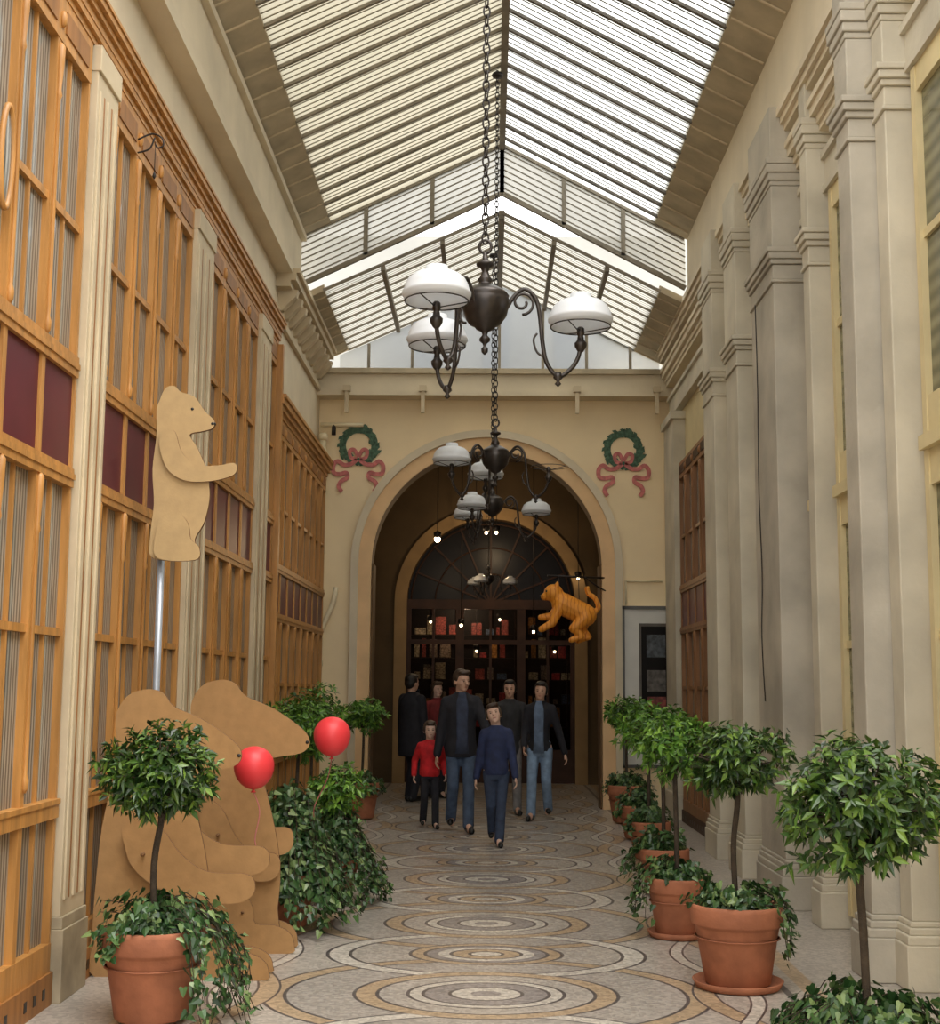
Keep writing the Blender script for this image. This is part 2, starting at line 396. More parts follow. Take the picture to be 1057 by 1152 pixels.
INNER = mat('shaded_inner_ochre', (.10, .065, .03), .8, .2, 2)  # ochre darkened to carry the shade inside the archway
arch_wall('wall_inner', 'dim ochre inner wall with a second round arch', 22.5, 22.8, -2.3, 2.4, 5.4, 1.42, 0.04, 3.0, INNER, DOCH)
arch_trim(22.5, .04, 3.0, 1.415, 1.62, .05, mat('shaded_inner_trim', (.34, .22, .10), .7, .15, 3), 'ochre surround of the inner arch')  # trim colour darkened for the archway's shade
SY = 22.72
mb = MB(); y = SY
for i in range(9):
    a = pi*i/8; mb.beam((.04, y, 3.0), (.04+1.38*math.cos(a), y, 3.0+1.38*math.sin(a)), .03, .05, DWOOD, up=(0, 1, 0))
for rr in (.5, .95, 1.36):
    mb.tube([(.04+rr*math.cos(pi*i/24), y, 3.0+rr*math.sin(pi*i/24)) for i in range(25)], .015, DWOOD, 6)
mb.box(-1.38, 1.46, y-.05, y+.05, 2.9, 3.06, DWOOD)
P = [(.04+1.42*math.cos(pi*i/24), 3.0+1.42*math.sin(pi*i/24)) for i in range(25)]
mb.prism_xz(P, y+.02, y+.03, GBLACK)
window(mb, 'dark half-round fanlight with radiating wooden bars', 'fanlight')
for i, (a, b_) in enumerate(((-1.38, -.48), (-.48, .56), (.56, 1.46))):
    mb = MB()
    mb.box(a, a+.07, y-.04, y+.04, 0, 2.9, DWOOD); mb.box(b_-.07, b_, y-.04, y+.04, 0, 2.9, DWOOD)
    mb.box(a, b_, y-.045, y+.045, 0, .55, DWOOD); mb.box(a, b_, y-.045, y+.045, 2.3, 2.38, DWOOD)
    mb.box((a+b_)/2-.02, (a+b_)/2+.02, y-.03, y+.03, .55, 2.9, DWOOD)
    mb.box(a+.06, b_-.06, y+.0, y+.005, .5, 2.9, CLEARG)
    mb.obj('door_%d' % (i+1), 'dark wood glazed shop door panel', 'door', kind='structure')
for sx in (-1, 1):
    mb = MB(); X = -2.3 if sx < 0 else 2.4
    for yy in (18.7, 19.6, 20.5, 21.4, 22.3): mb.box(X, X-sx*.08, yy-.05, yy+.05, 0, 3.4, DWOOD)
    for z in (.0, .7, 2.5, 3.3): mb.box(X, X-sx*.09, 18.7, 22.3, z, z+.1, DWOOD)
    mb.box(X, X-sx*.03, 18.7, 22.3, .1, 3.3, GBLACK)
    window(mb, 'dark wooden shop window along the arcade')

# ------------------------------------------------------------------ left wood facade
def facade_unit(sg, xf, y0, y1, k, wood, woodd, glass, label):
    mb = MB()
    def B(a, b_, c, d, e, f, m): mb.box(sg*a, sg*b_, c, d, e*k, f*k, m)
    back = xf+.07
    pw = .026
    for (a, b_) in ((y0, y0+pw), (y1-pw, y1)):
        B(xf, back, a, b_, 0, 5.1, wood)
    for (zb, ztp) in ((1.08, 2.62), (3.32, 4.84)):
        top = min(.3, (ztp-zb)*.35)
        mb.lathe([(.008, zb*k), (.018, (zb+.02)*k), (.02, (zb+.06)*k), (.011, (zb+.09)*k), (.013, (zb+.14)*k), (.011, (ztp-top)*k), (.018, (ztp-top+.02)*k), (.012, (ztp-top+.05)*k), (.022, (ztp-.1)*k), (.023, (ztp-.02)*k), (.01, ztp*k)],
                 wood, c=(sg*(xf-.004), y0+.014, 0), seg=10)
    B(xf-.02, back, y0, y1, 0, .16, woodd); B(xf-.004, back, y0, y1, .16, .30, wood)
    for q in range(3):
        yy = y0+(y1-y0)*(q+1)/4; B(xf-.022, xf, yy-.02, yy+.02, .05, .1, BLACK)
    ym = (y0+y1)/2
    B(back-.03, back, y0+.02, y1-.02, .30, .92, glass); B(xf+.02, back-.02, ym-.012, ym+.012, .3, .92, wood)
    B(xf-.012, back, y0, y1, .92, .99, wood); B(xf-.020, back, y0, y1, .99, 1.015, wood)
    B(back-.03, back, y0+.02, y1-.02, 1.015, 2.62, glass)
    B(xf+.02, back-.02, ym-.011, ym+.011, 1.015, 2.62, wood)
    B(xf+.012, back-.02, y0+.01, y1-.01, 1.84, 1.88, wood)
    B(xf-.010, back, y0, y1, 2.62, 2.72, wood); B(xf-.018, back, y0, y1, 2.66, 2.69, wood)
    B(xf+.015, back, y0+.026, y1-.026, 2.72, 3.21, BURG)
    B(xf-.010, back, y0, y1, 3.21, 3.32, wood); B(xf-.018, back, y0, y1, 3.25, 3.28, wood)
    B(back-.03, back, y0+.02, y1-.02, 3.32, 4.9, glass)
    B(xf+.02, back-.02, ym-.01, ym+.01, 3.32, 4.9, wood)
    B(xf+.012, back-.02, y0+.01, y1-.01, 4.0, 4.04, wood)
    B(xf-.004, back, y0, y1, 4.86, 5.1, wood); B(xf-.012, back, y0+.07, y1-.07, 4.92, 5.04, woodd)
    mb.ell((sg*(xf-.010), y0+.014, 4.97*k), (.02, .026, .045), wood)
    return window(mb, label, 'shop window')
WL = 'golden oak shop window with burgundy panel and blinds'
bays = [(4.3, 6.93, 5), (7.4, 9.5, 4), (10.1, 12.3, 4), (12.9, 13.45, 1)]
for a, b_, n in bays:
    for i in range(n):
        facade_unit(-1, 2.2, a+(b_-a)*i/n, a+(b_-a)*(i+1)/n, 1, WOOD, WOODD, GDARK, WL)
for i in range(8):
    a = 13.55+(17.75-13.55)*i/8; facade_unit(-1, 2.2, a, a+(17.75-13.55)/8, .86, WOOD, WOODD, GDARK, 'golden oak shop window under the lower cornice')
def cornice(sg, xf, y0, y1, z, steps, m, label, back=None):
    mb = MB(); zz = z
    for dz, pr in steps:
        mb.box(sg*(xf-pr), sg*(back or xf+.2), y0, y1, zz, zz+dz, m); zz += dz
    return trim(mb, label, 'cornice')
cornice(-1, 2.2, 4.3, 13.5, 5.1, [(.04, .01), (.04, .03), (.05, .035), (.04, .055), (.04, .08), (.02, .09)], WOOD, 'golden oak cornice above the shop fronts', 2.34)
cornice(-1, 2.2, 13.5, 17.8, 4.386, [(.05, .02), (.05, .05), (.06, .08), (.04, .10)], WOOD, 'golden oak lower cornice above the far shop front', 2.34)
mb = MB(); mb.box(-2.34, -2.14, 13.46, 13.54, 0, 5.1, WOOD); trim(mb, 'golden oak end post of the shop front', 'post')
for a, b_ in ((6.95, 7.36), (9.5, 10.1), (12.3, 12.9)):
    mb = MB()
    mb.box(-2.34, -2.14, a-.01, b_+.01, 0, .36, BASEST); mb.box(-2.34, -2.15, a, b_, .36, .42, BASEST)
    mb.box(-2.34, -2.165, a+.005, b_-.005, .42, 5.0, CREAMP)
    w = b_-a
    for k in (0, 1, 2):
        yy = a+.06+(w-.12)*k/2
        mb.box(-2.17, -2.155, yy-.02, yy+.02, .5, 4.85, CREAMP)
    for k in (0, 1):
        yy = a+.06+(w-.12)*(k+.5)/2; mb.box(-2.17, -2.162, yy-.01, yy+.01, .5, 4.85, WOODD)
    mb.box(-2.34, -2.15, a, b_, 4.95, 5.1, CREAMP)
    bevel(trim(mb, 'cream fluted pilaster between the oak shop windows', 'pilaster'), .005)
for yy in (5.72,):
    mb = MB(); mb.tube([(-2.18, yy+.07*math.cos(2*pi*i/28), 3.95+.24*math.sin(2*pi*i/28)) for i in range(28)], .015, WOOD, 8, closed=True)
    mb.ell((-2.185, yy, 3.95), (.012, .065, .23), GDARK)
    trim(mb, 'oval oak medallion on the shop window', 'medallion')
mb = MB()
for z, dz, pr in ((5.55, .07, .05), (5.62, .12, .02), (5.92, .07, .16), (5.99, .08, .22), (6.07, .05, .26)):
    mb.box(-2.34+pr, -2.5, 14.1, 17.7, z, z+dz, CREAMP)
trim(mb, 'cream stepped cornice below the far roof', 'cornice')
for i in range(10):
    yy = 14.25+i*.36
    mb = MB(); mb.prism_xz([(-2.34, 5.68), (-2.28, 5.70), (-2.22, 5.77), (-2.14, 5.85), (-2.12, 5.92), (-2.34, 5.92)], yy, yy+.12, CREAMP)
    trim(mb, 'small cream bracket under the cornice', 'bracket')

# ------------------------------------------------------------------ right side piers
def pier(xf, y0, y1, zc, m, label, xb=2.5, q=.85, qu=.55):
    mb = MB()
    def S(z, dz, pr, q=q): mb.box(xf-pr*q, xb, y0-pr*q, y1+pr*q, z, z+dz, m)
    S(0, .24, .05); S(.24, .05, .04); S(.29, .04, .025); S(.33, .03, .012)
    S(.36, zc-.36, 0)
    z = zc
    for dz, pr in ((.025, .018), (.12, .004), (.04, .025), (.05, .045), (.04, .06)): S(z, dz, pr); z += dz
    S(z, 5.5-z, .006); z = 5.5
    for dz, pr in ((.04, .02), (.06, .045), (.07, .07), (.05, .08)): S(z, dz, pr, qu); z += dz
    S(z, 6.15-z, .006)
    return bevel(trim(mb, label, 'pilaster'), .008)
pier(2.14, 7.66, 7.93, 4.85, STONE, 'grey stone pilaster with moulded capital and plinth')
pier(2.29, 7.44, 7.64, 4.95, STONEL, 'slim grey stone pilaster beside the wider one')
pier(2.14, 5.3, 5.62, 4.85, STONE, 'grey stone pilaster with moulded capital and plinth')
pier(2.29, 9.32, 9.5, 4.62, STONEL, 'slim pale stone pilaster with moulded capital')
pier(2.19, 10.05, 10.9, 4.72, STONE, 'broad grey stone pilaster with moulded capital')
pier(2.2, 11.65, 12.2, 4.45, STONEL, 'pale stone pilaster with moulded capital')
pier(2.2, 12.9, 13.5, 4.45, STONEL, 'pale stone pilaster with moulded capital')
mb = MB(); mb.box(2.34, 2.5, 16.75, 17.65, 0, 5.0, STONEL); mb.box(2.3, 2.5, 16.7, 17.66, 0, .3, STONEL); mb.box(2.3, 2.5, 16.7, 17.66, 5.0, 5.1, STONEL)
trim(mb, 'plain grey corner pilaster beside the end wall', 'pilaster')
cornice(1, 2.42, -1, 17.7, 5.16, [(.05, .02), (.2, .0), (.05, .03)], STONEL, 'pale stone architrave band', 2.5)
cornice(1, 2.4, -1, 17.7, 5.62, [(.05, .02), (.06, .04), (.07, .08), (.05, .10)], CREAM, 'cream stepped cornice along the wall', 2.5)
cornice(1, 2.3, -1, 17.66, 5.95, [(.05, .0), (.06, .03), (.06, .06)], CREAM, 'upper cream cornice under the roof edge', 2.5)
def ywin(y0, y1, label):
    mb = MB(); xf = 2.42
    for a, b_ in ((y0, y0+.07), (y1-.07, y1)): mb.box(xf, 2.49, a, b_, .1, 5.15, YFR)
    for z0, z1 in ((.1, .95), (2.72, 3.22), (5.0, 5.16)): mb.box(xf+.01, 2.49, y0+.01, y1-.01, z0, z1, YFR)
    mb.box(xf-.03, 2.49, y0, y1, 2.92, 3.0, YFR); mb.box(xf-.03, 2.49, y0, y1, .95, 1.02, YFR)
    n = max(1, round((y1-y0)/.5)); w = (y1-y0)/n
    for i in range(n):
        a = y0+w*i
        mb.box(2.46, 2.485, a+.05, a+w-.05, 1.02, 2.74, GGREEN); mb.box(2.46, 2.485, a+.05, a+w-.05, 3.2, 5.02, GGREEN)
        if i: mb.box(xf+.005, 2.49, a-.035, a+.035, 1.0, 5.1, YFR)
        for z in (1.9, 4.15): mb.box(xf+.02, 2.49, a+.01, a+w-.01, z-.025, z+.025, YFR)
    window(mb, label)
for a, b_ in ((5.75, 7.36), (8.05, 9.24), (9.56, 9.96), (11.05, 11.6)):
    ywin(a, b_, 'tall yellow-framed window with grey-green panes')
for i in range(5):
    a = 13.75+i*.56; facade_unit(1, 2.38, a, a+.56, .86, WOODR, DWOOD, GDARK, 'brown wooden shop window beneath the stone cornice')
mb = MB(); mb.tube(spline([(2.16, 10.6, 4.7), (2.17, 10.62, 4.0), (2.16, 10.6, 3.2), (2.18, 10.64, 2.5), (2.16, 10.6, 2.0), (2.18, 10.62, 1.5)]), .005, IRON, 6)
trim(mb, 'thin dark cable running down the stone pilaster', 'cable')

# ------------------------------------------------------------------ roofs
RX = .13
def roof(ya, yb, ze, zr, hw_in, hw_out, pitch, thick, glasses, bar, rafters=()):
    sl = (zr-ze)/hw_out
    def P(sx, X, y, dz=0): return (RX*max(0, 1-X/hw_out)+sx*X, y, ze+(hw_out-X)*sl+dz)
    for sx, g, br in ((-1, glasses[0], bar[0]), (1, glasses[1], bar[1])):
        mb = MB(); vs = [P(sx, 0, ya), P(sx, 0, yb), P(sx, hw_in, yb), P(sx, hw_in, ya)]
        mb.add(vs, [(0, 1, 2, 3)], g)
        n = int((yb-ya)/pitch)
        for i in range(n+1):
            yy = ya+i*pitch
            mb.beam(P(sx, 0, yy, -.01), P(sx, hw_in, yy, -.01), thick, .035, br)
            if i < n:
                for q in (.25, .5, .75): mb.beam(P(sx, 0, yy+pitch*q, 0), P(sx, hw_in, yy+pitch*q, 0), thick*.3, .010, br)
        for X in rafters:
            mb.beam(P(sx, X, ya, -.05), P(sx, X, yb, -.05), .05, .07, BAR)
        window(mb, 'sloping milky glass roof pane field with glazing bars', 'glass roof')
        mb = MB()
        a = [P(sx, hw_in-.01, ya, -.02), P(sx, hw_in-.01, yb, -.02), P(sx, hw_out+.35, yb, -.02), P(sx, hw_out+.35, ya, -.02)]
        b_ = [(v[0], v[1], v[2]+.08) for v in a]
        mb.add(a+b_, [(0, 1, 2, 3), (7, 6, 5, 4), (0, 4, 5, 1), (1, 5, 6, 2), (2, 6, 7, 3), (3, 7, 4, 0)], SOFFIT)
        yy = ya+.2
        while yy < yb:
            mb.beam(P(sx, hw_in, yy, -.03), P(sx, hw_out+.02, yy, -.03), .015, .015, CREAMP); yy += .42
        trim(mb, 'beige boarded eave band along the glass roof', 'eave')
    mb = MB(); mb.beam((RX, ya, zr-.03), (RX, yb, zr-.03), .07, .10, BAR); trim(mb, 'dark ridge beam of the glass roof', 'ridge beam')
roof(7.0, 15.0, 6.8, 7.93, 1.9, 2.24, .37, .04, (RG2, RG), (BAR, BARD))
roof(15.2, 18.0, 6.09, 7.17, 1.98, 2.24, .28, .024, (RG3, RG3), (BAR, BAR), (.66, 1.32))
mb = MB(); y = 15.02
def Z1(X): return 6.8+(2.24-abs(X))*(1.13/2.24)
for sx in (-1, 1):
    T0 = (RX, y, Z1(0)); T1 = (RX*0+sx*2.26, y, Z1(2.26)); dz = -.60
    B0 = (RX, y, T0[2]+dz); B1 = (T1[0], y, T1[2]+dz)
    mb.beam(T0, T1, .06, .07, BAR, up=(0, 1, 0)); mb.beam(B0, B1, .05, .05, BAR, up=(0, 1, 0))
    for X in (.0, .77, 1.5): mb.beam((RX*(1-X/2.24)+sx*X, y, Z1(X)), (RX*(1-X/2.24)+sx*X, y, Z1(X)+dz), .05, .05, BAR, up=(0, 1, 0))
    for kk in range(1, 8):
        t = dz*kk/8; mb.beam((RX, y, T0[2]+t), (T1[0], y, T1[2]+t), .012, .012, BAR, up=(0, 1, 0))
    mb.add([T0, T1, B1, B0], [(0, 1, 2, 3)], RG3)
window(mb, 'chevron strip of grimy glass between the two roof levels', 'glass gable')
mb = MB(); y = 17.98
mb.add([(RX-2.2, y, 5.87), (RX+2.2, y, 5.87), (RX+2.2, y, 6.12), (RX, y, 7.12), (RX-2.2, y, 6.12)], [(0, 1, 2, 3, 4)], RG4)
for X in (-1.8, -1.2, -.6, 0, .6, 1.2, 1.8): mb.beam((RX+X, y-.02, 5.88), (RX+X, y-.02, 6.07+(2.24-abs(X))*.48), .04, .04, BAR)
mb.beam((-2.2, y-.02, 5.9), (2.3, y-.02, 5.9), .06, .06, BAR)
window(mb, 'glazed gable end above the yellow wall', 'glass gable')
mb = MB()
for sx, X in ((-1, -2.24), (1, 2.3)): mb.box(X, X+sx*.4, 15.0, 18.2, 6.1, 6.2, CREAM)
trim(mb, 'cream coping below the far roof')
mb = MB(); mb.box(-3.8, -3.0, 6.5, 15.2, 6.9, 15.5, BUILD)
for zz in (9.3, 12.2): mb.box(-3.02, -2.94, 6.5, 15.2, zz, zz+.16, SOFFIT)
for yy in range(8, 15, 3):
    for zz in (7.6, 10.2, 13.2): mb.box(-3.02, -2.98, yy, yy+1.1, zz, zz+1.6, ZINC)
mb.obj('neighbouring_building', 'cream rendered building rising beyond the glass roof', 'building', kind='structure')
mb = MB(); mb.box(-4.5, 4.5, 20.2, 21.0, 5.7, 8.6, mat('far_render', (.5, .5, .47), .9, .1, 1))
for x in (-1.0, .1, 1.2): mb.box(x-.2, x+.2, 20.17, 20.25, 6.4, 7.4, ZINC)
mb.obj('neighbouring_building', 'pale rendered building seen through the glazed gable', 'building', kind='structure')

# ------------------------------------------------------------------ chandeliers
def torus_link(mb, c, r, L, w, rot, m):
    pts = []
    for i in range(12):
        a = 2*pi*i/12; px = w*math.cos(a); pz = L*math.sin(a)
        pts.append((c[0]+px*math.cos(rot), c[1]+px*math.sin(rot), c[2]+pz))
    mb.tube(pts, r, m, 6, closed=True)
shade_prof = [(r*.95, -.118+(z+.115)*.88) for r, z in [(.185, -.115), (.187, -.085), (.196, -.078), (.197, -.062), (.190, -.055), (.182, -.02), (.165, .018), (.13, .05), (.09, .066), (.066, .07), (.062, .105), (.054, .108), (.052, .066), (.085, .056), (.122, .042), (.155, .012), (.173, -.022), (.180, -.06), (.180, -.11)]]
def chandelier(loc, rot, ztop, label, shades=(0, 1, 2), sc_=1.0):
    r = root('chandelier', label, 'chandelier', loc, (0, 0, 0), 'chandeliers along the arcade ridge')
    mb = MB()
    mb.lathe([(.004, -.29), (.018, -.275), (.02, -.255), (.008, -.24), (.012, -.225), (.03, -.21), (.032, -.195), (.014, -.175), (.02, -.155), (.05, -.14), (.06, -.125), (.09, -.11), (.125, -.06), (.14, 0), (.142, .03), (.135, .045), (.14, .055), (.12, .08), (.08, .105), (.045, .12), (.035, .135), (.045, .15), (.03, .17), (.018, .2), (.028, .225), (.05, .235), (.052, .25), (.02, .265), (.014, .3), (.004, .33)], BRONZE, seg=32)
    torus_link(mb, (0, 0, .35), .009, .04, .035, 0, BRONZE)
    mb.obj('body', parent=r)
    mb = MB(); z = .40; i = 0; top = (ztop-loc[2])/sc_
    while z < top:
        torus_link(mb, (0, 0, z), .0055, .036, .02, (i % 2)*pi/2+.4, IRON); z += .058; i += 1
    mb.lathe([(.05, top-.04), (.06, top-.02), (.05, top)], IRON, seg=12)
    mb.obj('chain', parent=r)
    for k in range(3):
        a = rot+k*2*pi/3
        mb = MB()
        def A(rr, zz): return (rr, 0, zz)
        sp = []
        for j in range(26):
            t = j/25; an = pi*1.0 - t*pi*2.6; rr = .022+.05*t
            sp.append(A(.215+rr*math.cos(an+pi*1.1), .02+rr*math.sin(an+pi*1.1)))
        mb.tube(sp, .009, BRONZE, 6)
        pts = [A(.12, -.02), A(.17, .06), A(.23, .10), A(.29, .05), A(.315, -.05), A(.33, -.2), A(.355, -.33), A(.42, -.41), A(.49, -.37), A(.535, -.3), A(.55, -.22), A(.55, -.16)]
        mb.tube(spline(pts, 5), .0125, BRONZE, 8)
        mb.tube(spline([A(.345, -.3), A(.30, -.27), A(.28, -.2), A(.30, -.16)], 5), .007, BRONZE, 6)
        mb.lathe([(.004, -.47), (.02, -.455), (.008, -.44), (.028, -.42), (.02, -.39)], BRONZE, c=(.42, 0, 0), seg=12)
        o = mb.obj('arm', parent=r, rot=(0, 0, a))
        mb = MB()
        mb.lathe([(.01, -.27), (.02, -.26), (.034, -.235), (.036, -.215), (.022, -.2), (.016, -.17), (.022, -.165), (.022, -.13), (.014, -.12)], BRONZE, c=(.55, 0, 0), seg=16)
        mb.tube([(.55+.172*math.cos(2*pi*i/24), .172*math.sin(2*pi*i/24), -.120) for i in range(24)], .0035, BRONZE, 6, closed=True)
        for q in range(3):
            an = q*2*pi/3; mb.tube([(.55+.02*math.cos(an), .02*math.sin(an), -.15), (.55+.172*math.cos(an), .172*math.sin(an), -.120)], .0035, BRONZE, 5)
        mb.obj('lamp_holder', parent=o)
        if k in shades:
            mb = MB(); mb.lathe(shade_prof[:12], OPAL, c=(.55, 0, 0), seg=36)
            mb2 = MB(); N = 36
            vs = []; fs = []
            for rr_, zz in shade_prof:
                for q in range(N): vs.append((.55+rr_*math.cos(2*pi*q/N), rr_*math.sin(2*pi*q/N), zz))
            for j in range(len(shade_prof)):
                j2 = (j+1) % len(shade_prof)
                for q in range(N): fs.append((j*N+q, j*N+(q+1) % N, j2*N+(q+1) % N, j2*N+q))
            mb2.add(vs, fs, OPAL, True)
            mb2.obj('lamp_shade', parent=o)['label'] = 'white opal glass dome shade'
    if sc_ != 1: r.scale = (sc_,)*3
    return r
chandelier((-.03, 7.45, 3.77), math.radians(2), 7.84, 'dark bronze three-armed chandelier with white opal shades on a long chain')
chandelier((.06, 13.0, 3.84), math.radians(-20), 7.84, 'dark bronze chandelier with one bare arm and white opal shades', shades=(1, 2))
chandelier((.04, 16.4, 3.84), math.radians(4), 7.05, 'smaller-looking bronze chandelier hanging just before the arch')
chandelier((-.0, 20.6, 3.25), math.radians(10), 5.4, 'small bronze chandelier standing in for a reflection in the dim archway', sc_=.62)  # reduced copy built for the chandeliers' reflection in the glass screen

# ------------------------------------------------------------------ plants
def ball(n, rx, rz, seed, leaf, m, inner=.25):
    rr = random.Random(seed); mb = MB()
    lumps = [(Vector((rr.gauss(0, 1), rr.gauss(0, 1), rr.gauss(0, 1))).normalized(), rr.uniform(-.42, .34)) for _ in range(18)]
    for _ in range(n):
        d = Vector((rr.gauss(0, 1), rr.gauss(0, 1), rr.gauss(0, 1))).normalized()
        s_ = 1+sum(a*max(0, d.dot(l))**6 for l, a in lumps)
        if d.z < 0: s_ *= .92
        q = rr.uniform(inner**3, 1)**(1/3)*s_*rr.uniform(.88, 1.1)
        c = Vector((d.x*rx*q, d.y*rx*q, d.z*rz*q))
        out = (d+Vector((rr.gauss(0, .4), rr.gauss(0, .4), rr.gauss(.3, .4)))).normalized()
        t1 = out.orthogonal().normalized()
        t1 = Matrix.Rotation(rr.uniform(0, 6.28), 3, out) @ t1
        for k in range(5):
            t = Matrix.Rotation(k*2*pi/5+rr.uniform(-.5, .5), 3, out) @ t1
            dr = (t*rr.uniform(.6, 1)+out*rr.uniform(.1, .9)+Vector((0, 0, -.2))).normalized()
            side = dr.cross(out)
            if side.length < .05: continue
            side.normalize(); nm = side.cross(dr)
            L = leaf*rr.uniform(.6, 1.15); W = L*.21
            b0 = c+out*rr.uniform(-.025, .025)
            c1 = b0+dr*L*.5+nm*-.04*L; tip = b0+dr*L-Vector((0, 0, L*.18))
            mb.add([b0, b0+dr*L*.45+side*W+nm*.05*L, tip, b0+dr*L*.45-side*W+nm*.05*L, c1], [(0, 1, 4), (1, 2, 4), (0, 4, 3), (4, 2, 3)], m, False)
    for _ in range(24):
        d = Vector((rr.gauss(0, 1), rr.gauss(0, 1), rr.gauss(.3, .8))).normalized()
        mb.tube([(0, 0, -rz*.8), (d.x*rx*.4, d.y*rx*.4, d.z*rz*.3-rz*.1), (d.x*rx*.85, d.y*rx*.85, d.z*rz*.85)], [.008, .005, .003], BARK, 4)
    return mb
lobes = [(0, -.05), (.28, -.22), (.5, -.02), (.36, .28), (.3, .5), (.0, 1.0), (-.3, .5), (-.36, .28), (-.5, -.02), (-.28, -.22)]
def ivy_strand(mb, rr, a, pr, dl, up, size, spread, dens):
    d = Vector((math.cos(a), math.sin(a), 0))
    r0 = pr*rr.uniform(0, .7)
    u = up*rr.uniform(.2, 1.3)
    if dl < .04:
        e = d*(pr*rr.uniform(.4, .95)); pts = [d*r0, d*(r0+.03)+Vector((0, 0, u*.7)), e+Vector((rr.uniform(-.06, .06), rr.uniform(-.06, .06), u*rr.uniform(.2, 1.1)))]
    else:
        pts = [d*r0, d*(r0+.04)+Vector((0, 0, u)), d*(pr+spread*.3)+Vector((0, 0, up*rr.uniform(.1, .6))),
           d*(pr+spread*rr.uniform(.5, 1.2))+Vector((0, 0, -dl*.4)), d*(pr+spread*rr.uniform(.3, 1.4))+Vector((rr.uniform(-.05, .05), rr.uniform(-.05, .05), -dl))]
    P = spline(pts, 6)
    mb.tube(P, .0022, BARK, 4)
    for p in P:
        for _ in range(dens):
            c = p+Vector((rr.gauss(0, .018), rr.gauss(0, .018), rr.gauss(0, .018)))
            nm = (d*rr.uniform(.3, 1)+Vector((rr.gauss(0, .4), rr.gauss(0, .4), rr.uniform(.1, .9)))).normalized()
            dn = Vector((rr.gauss(0, .5), rr.gauss(0, .5), -1)); dn = (dn-nm*dn.dot(nm)).normalized(); sd = dn.cross(nm)
            S = size*rr.uniform(.6, 1.2)
            mb.add([c+sd*(x*S)+dn*(y_*S)+nm*(-abs(x)*.25*S) for x, y_ in lobes]+[c+dn*S*.25], [(i, (i+1) % 10, 10) for i in range(10)], IVY)
def ivy(strands, pr, drop, seed, up=.1, size=.045, spread=.06, trail=None, dens=2):
    rr = random.Random(seed); mb = MB()
    for s_ in range(strands):
        ivy_strand(mb, rr, rr.uniform(0, 2*pi), pr, drop*rr.uniform(.0, 1)**1.5, up, size, spread, dens)
    if trail:
        n, ang, wid, dl, sp_ = trail
        for s_ in range(n): ivy_strand(mb, rr, ang+rr.gauss(0, wid), pr, dl*rr.uniform(.4, 1), up, size, sp_, 1)
    return mb
def pot_mesh(rt, h):
    mb = MB()
    mb.lathe([(rt*.66, .02), (rt*.70, .03), (rt*.90, h*.72), (rt*.92, h*.74), (rt*.98, h*.76), (rt*1.0, h*.78), (rt*1.0, h*.95), (rt*.985, h*.99), (rt*.95, h), (rt*.9, h*.98), (rt*.88, h*.88)], TERRA, seg=40)
    mb.lathe([(rt*.93, h*.60), (rt*.90, h*.615), (rt*.90, h*.60)], TERRA, seg=40)
    return mb
def potted(name, label, loc, rt, h, fz=None, frx=.31, frz=.25, n=340, leaf=.07, m=LAUREL, seed=1, istr=40, drop=.1, up=.08, spread=.05, size=.042, saucer=False, trail=None):
    r = root(name, label, 'potted plant', loc)
    pot_mesh(rt, h).obj('pot', parent=r)
    if saucer:
        mb = MB(); mb.lathe([(rt*.8, 0), (rt*.9, .005), (rt*.98, .04), (rt*.94, .042), (rt*.85, .02), (rt*.1, .019)], TERRA, seg=36); mb.obj('saucer', parent=r)
    mb = MB(); mb.lathe([(.02, h*.86), (rt*.88, h*.86), (rt*.88, h*.9), (.02, h*.9)], SOIL, seg=24); mb.obj('soil', parent=r)
    if istr:
        ivy(istr, rt, drop, seed+50, up, size, spread, trail).obj('ivy', parent=r, loc=(0, 0, h*.93))
    if fz:
        mb = MB(); rr = random.Random(seed)
        mb.tube(spline([(0, 0, h*.88), (rr.uniform(-.02, .02), 0, (h+fz)*.45), (rr.uniform(-.02, .02), .01, fz-frz*.9), (0, 0, fz)], 5), [.016]*15+[.012], BARK, 8)
        mb.obj('trunk', parent=r)
        ball(n, frx, frz, seed, leaf, m).obj('foliage', parent=r, loc=(0, 0, fz))
    return r
potted('potted_laurel_tree', 'round-clipped laurel tree in terracotta pot trailing ivy beside cardboard bears', (-1.6, 6.62, 0), .25, .44, 1.17, .30, .215, 500, .066, LAUREL, 1, 42, .05, .14, .04, trail=(26, -.2, .4, .5, .18))
potted('potted_ivy', 'bushy mound of ivy over a terracotta pot on the mosaic floor', (-1.33, 9.1, 0), .2, .36, None, seed=3, istr=110, drop=.09, up=.46, spread=.12, size=.05, trail=(40, 0, .8, .3, .24))
potted('potted_laurel_tree', 'low ivy-wrapped laurel in a pot beside the oak shop front', (-1.14, 10.2, 0), .19, .32, .82, .23, .2, 240, .065, LAURELB, 4, 80, .08, .30, .08, trail=(34, 0, .8, .3, .18))
potted('potted_laurel_tree', 'full bright green laurel tree in terracotta pot', (-1.72, 12.2, 0), .22, .4, 1.20, .38, .27, 420, .072, LAURELB, 5, 40, .08, .16)
potted('potted_laurel_tree', 'bright green laurel ball tree in pot near the arch', (-1.52, 16.4, 0), .22, .44, 1.25, .34, .21, 280, .078, LAURELB, 6, 30, .08, .12)
potted('potted_laurel_tree', 'bright green laurel ball tree against the oak shop front', (-1.84, 14.2, 0), .22, .42, 1.3, .34, .24, 280, .078, LAURELB, 16, 30, .05)
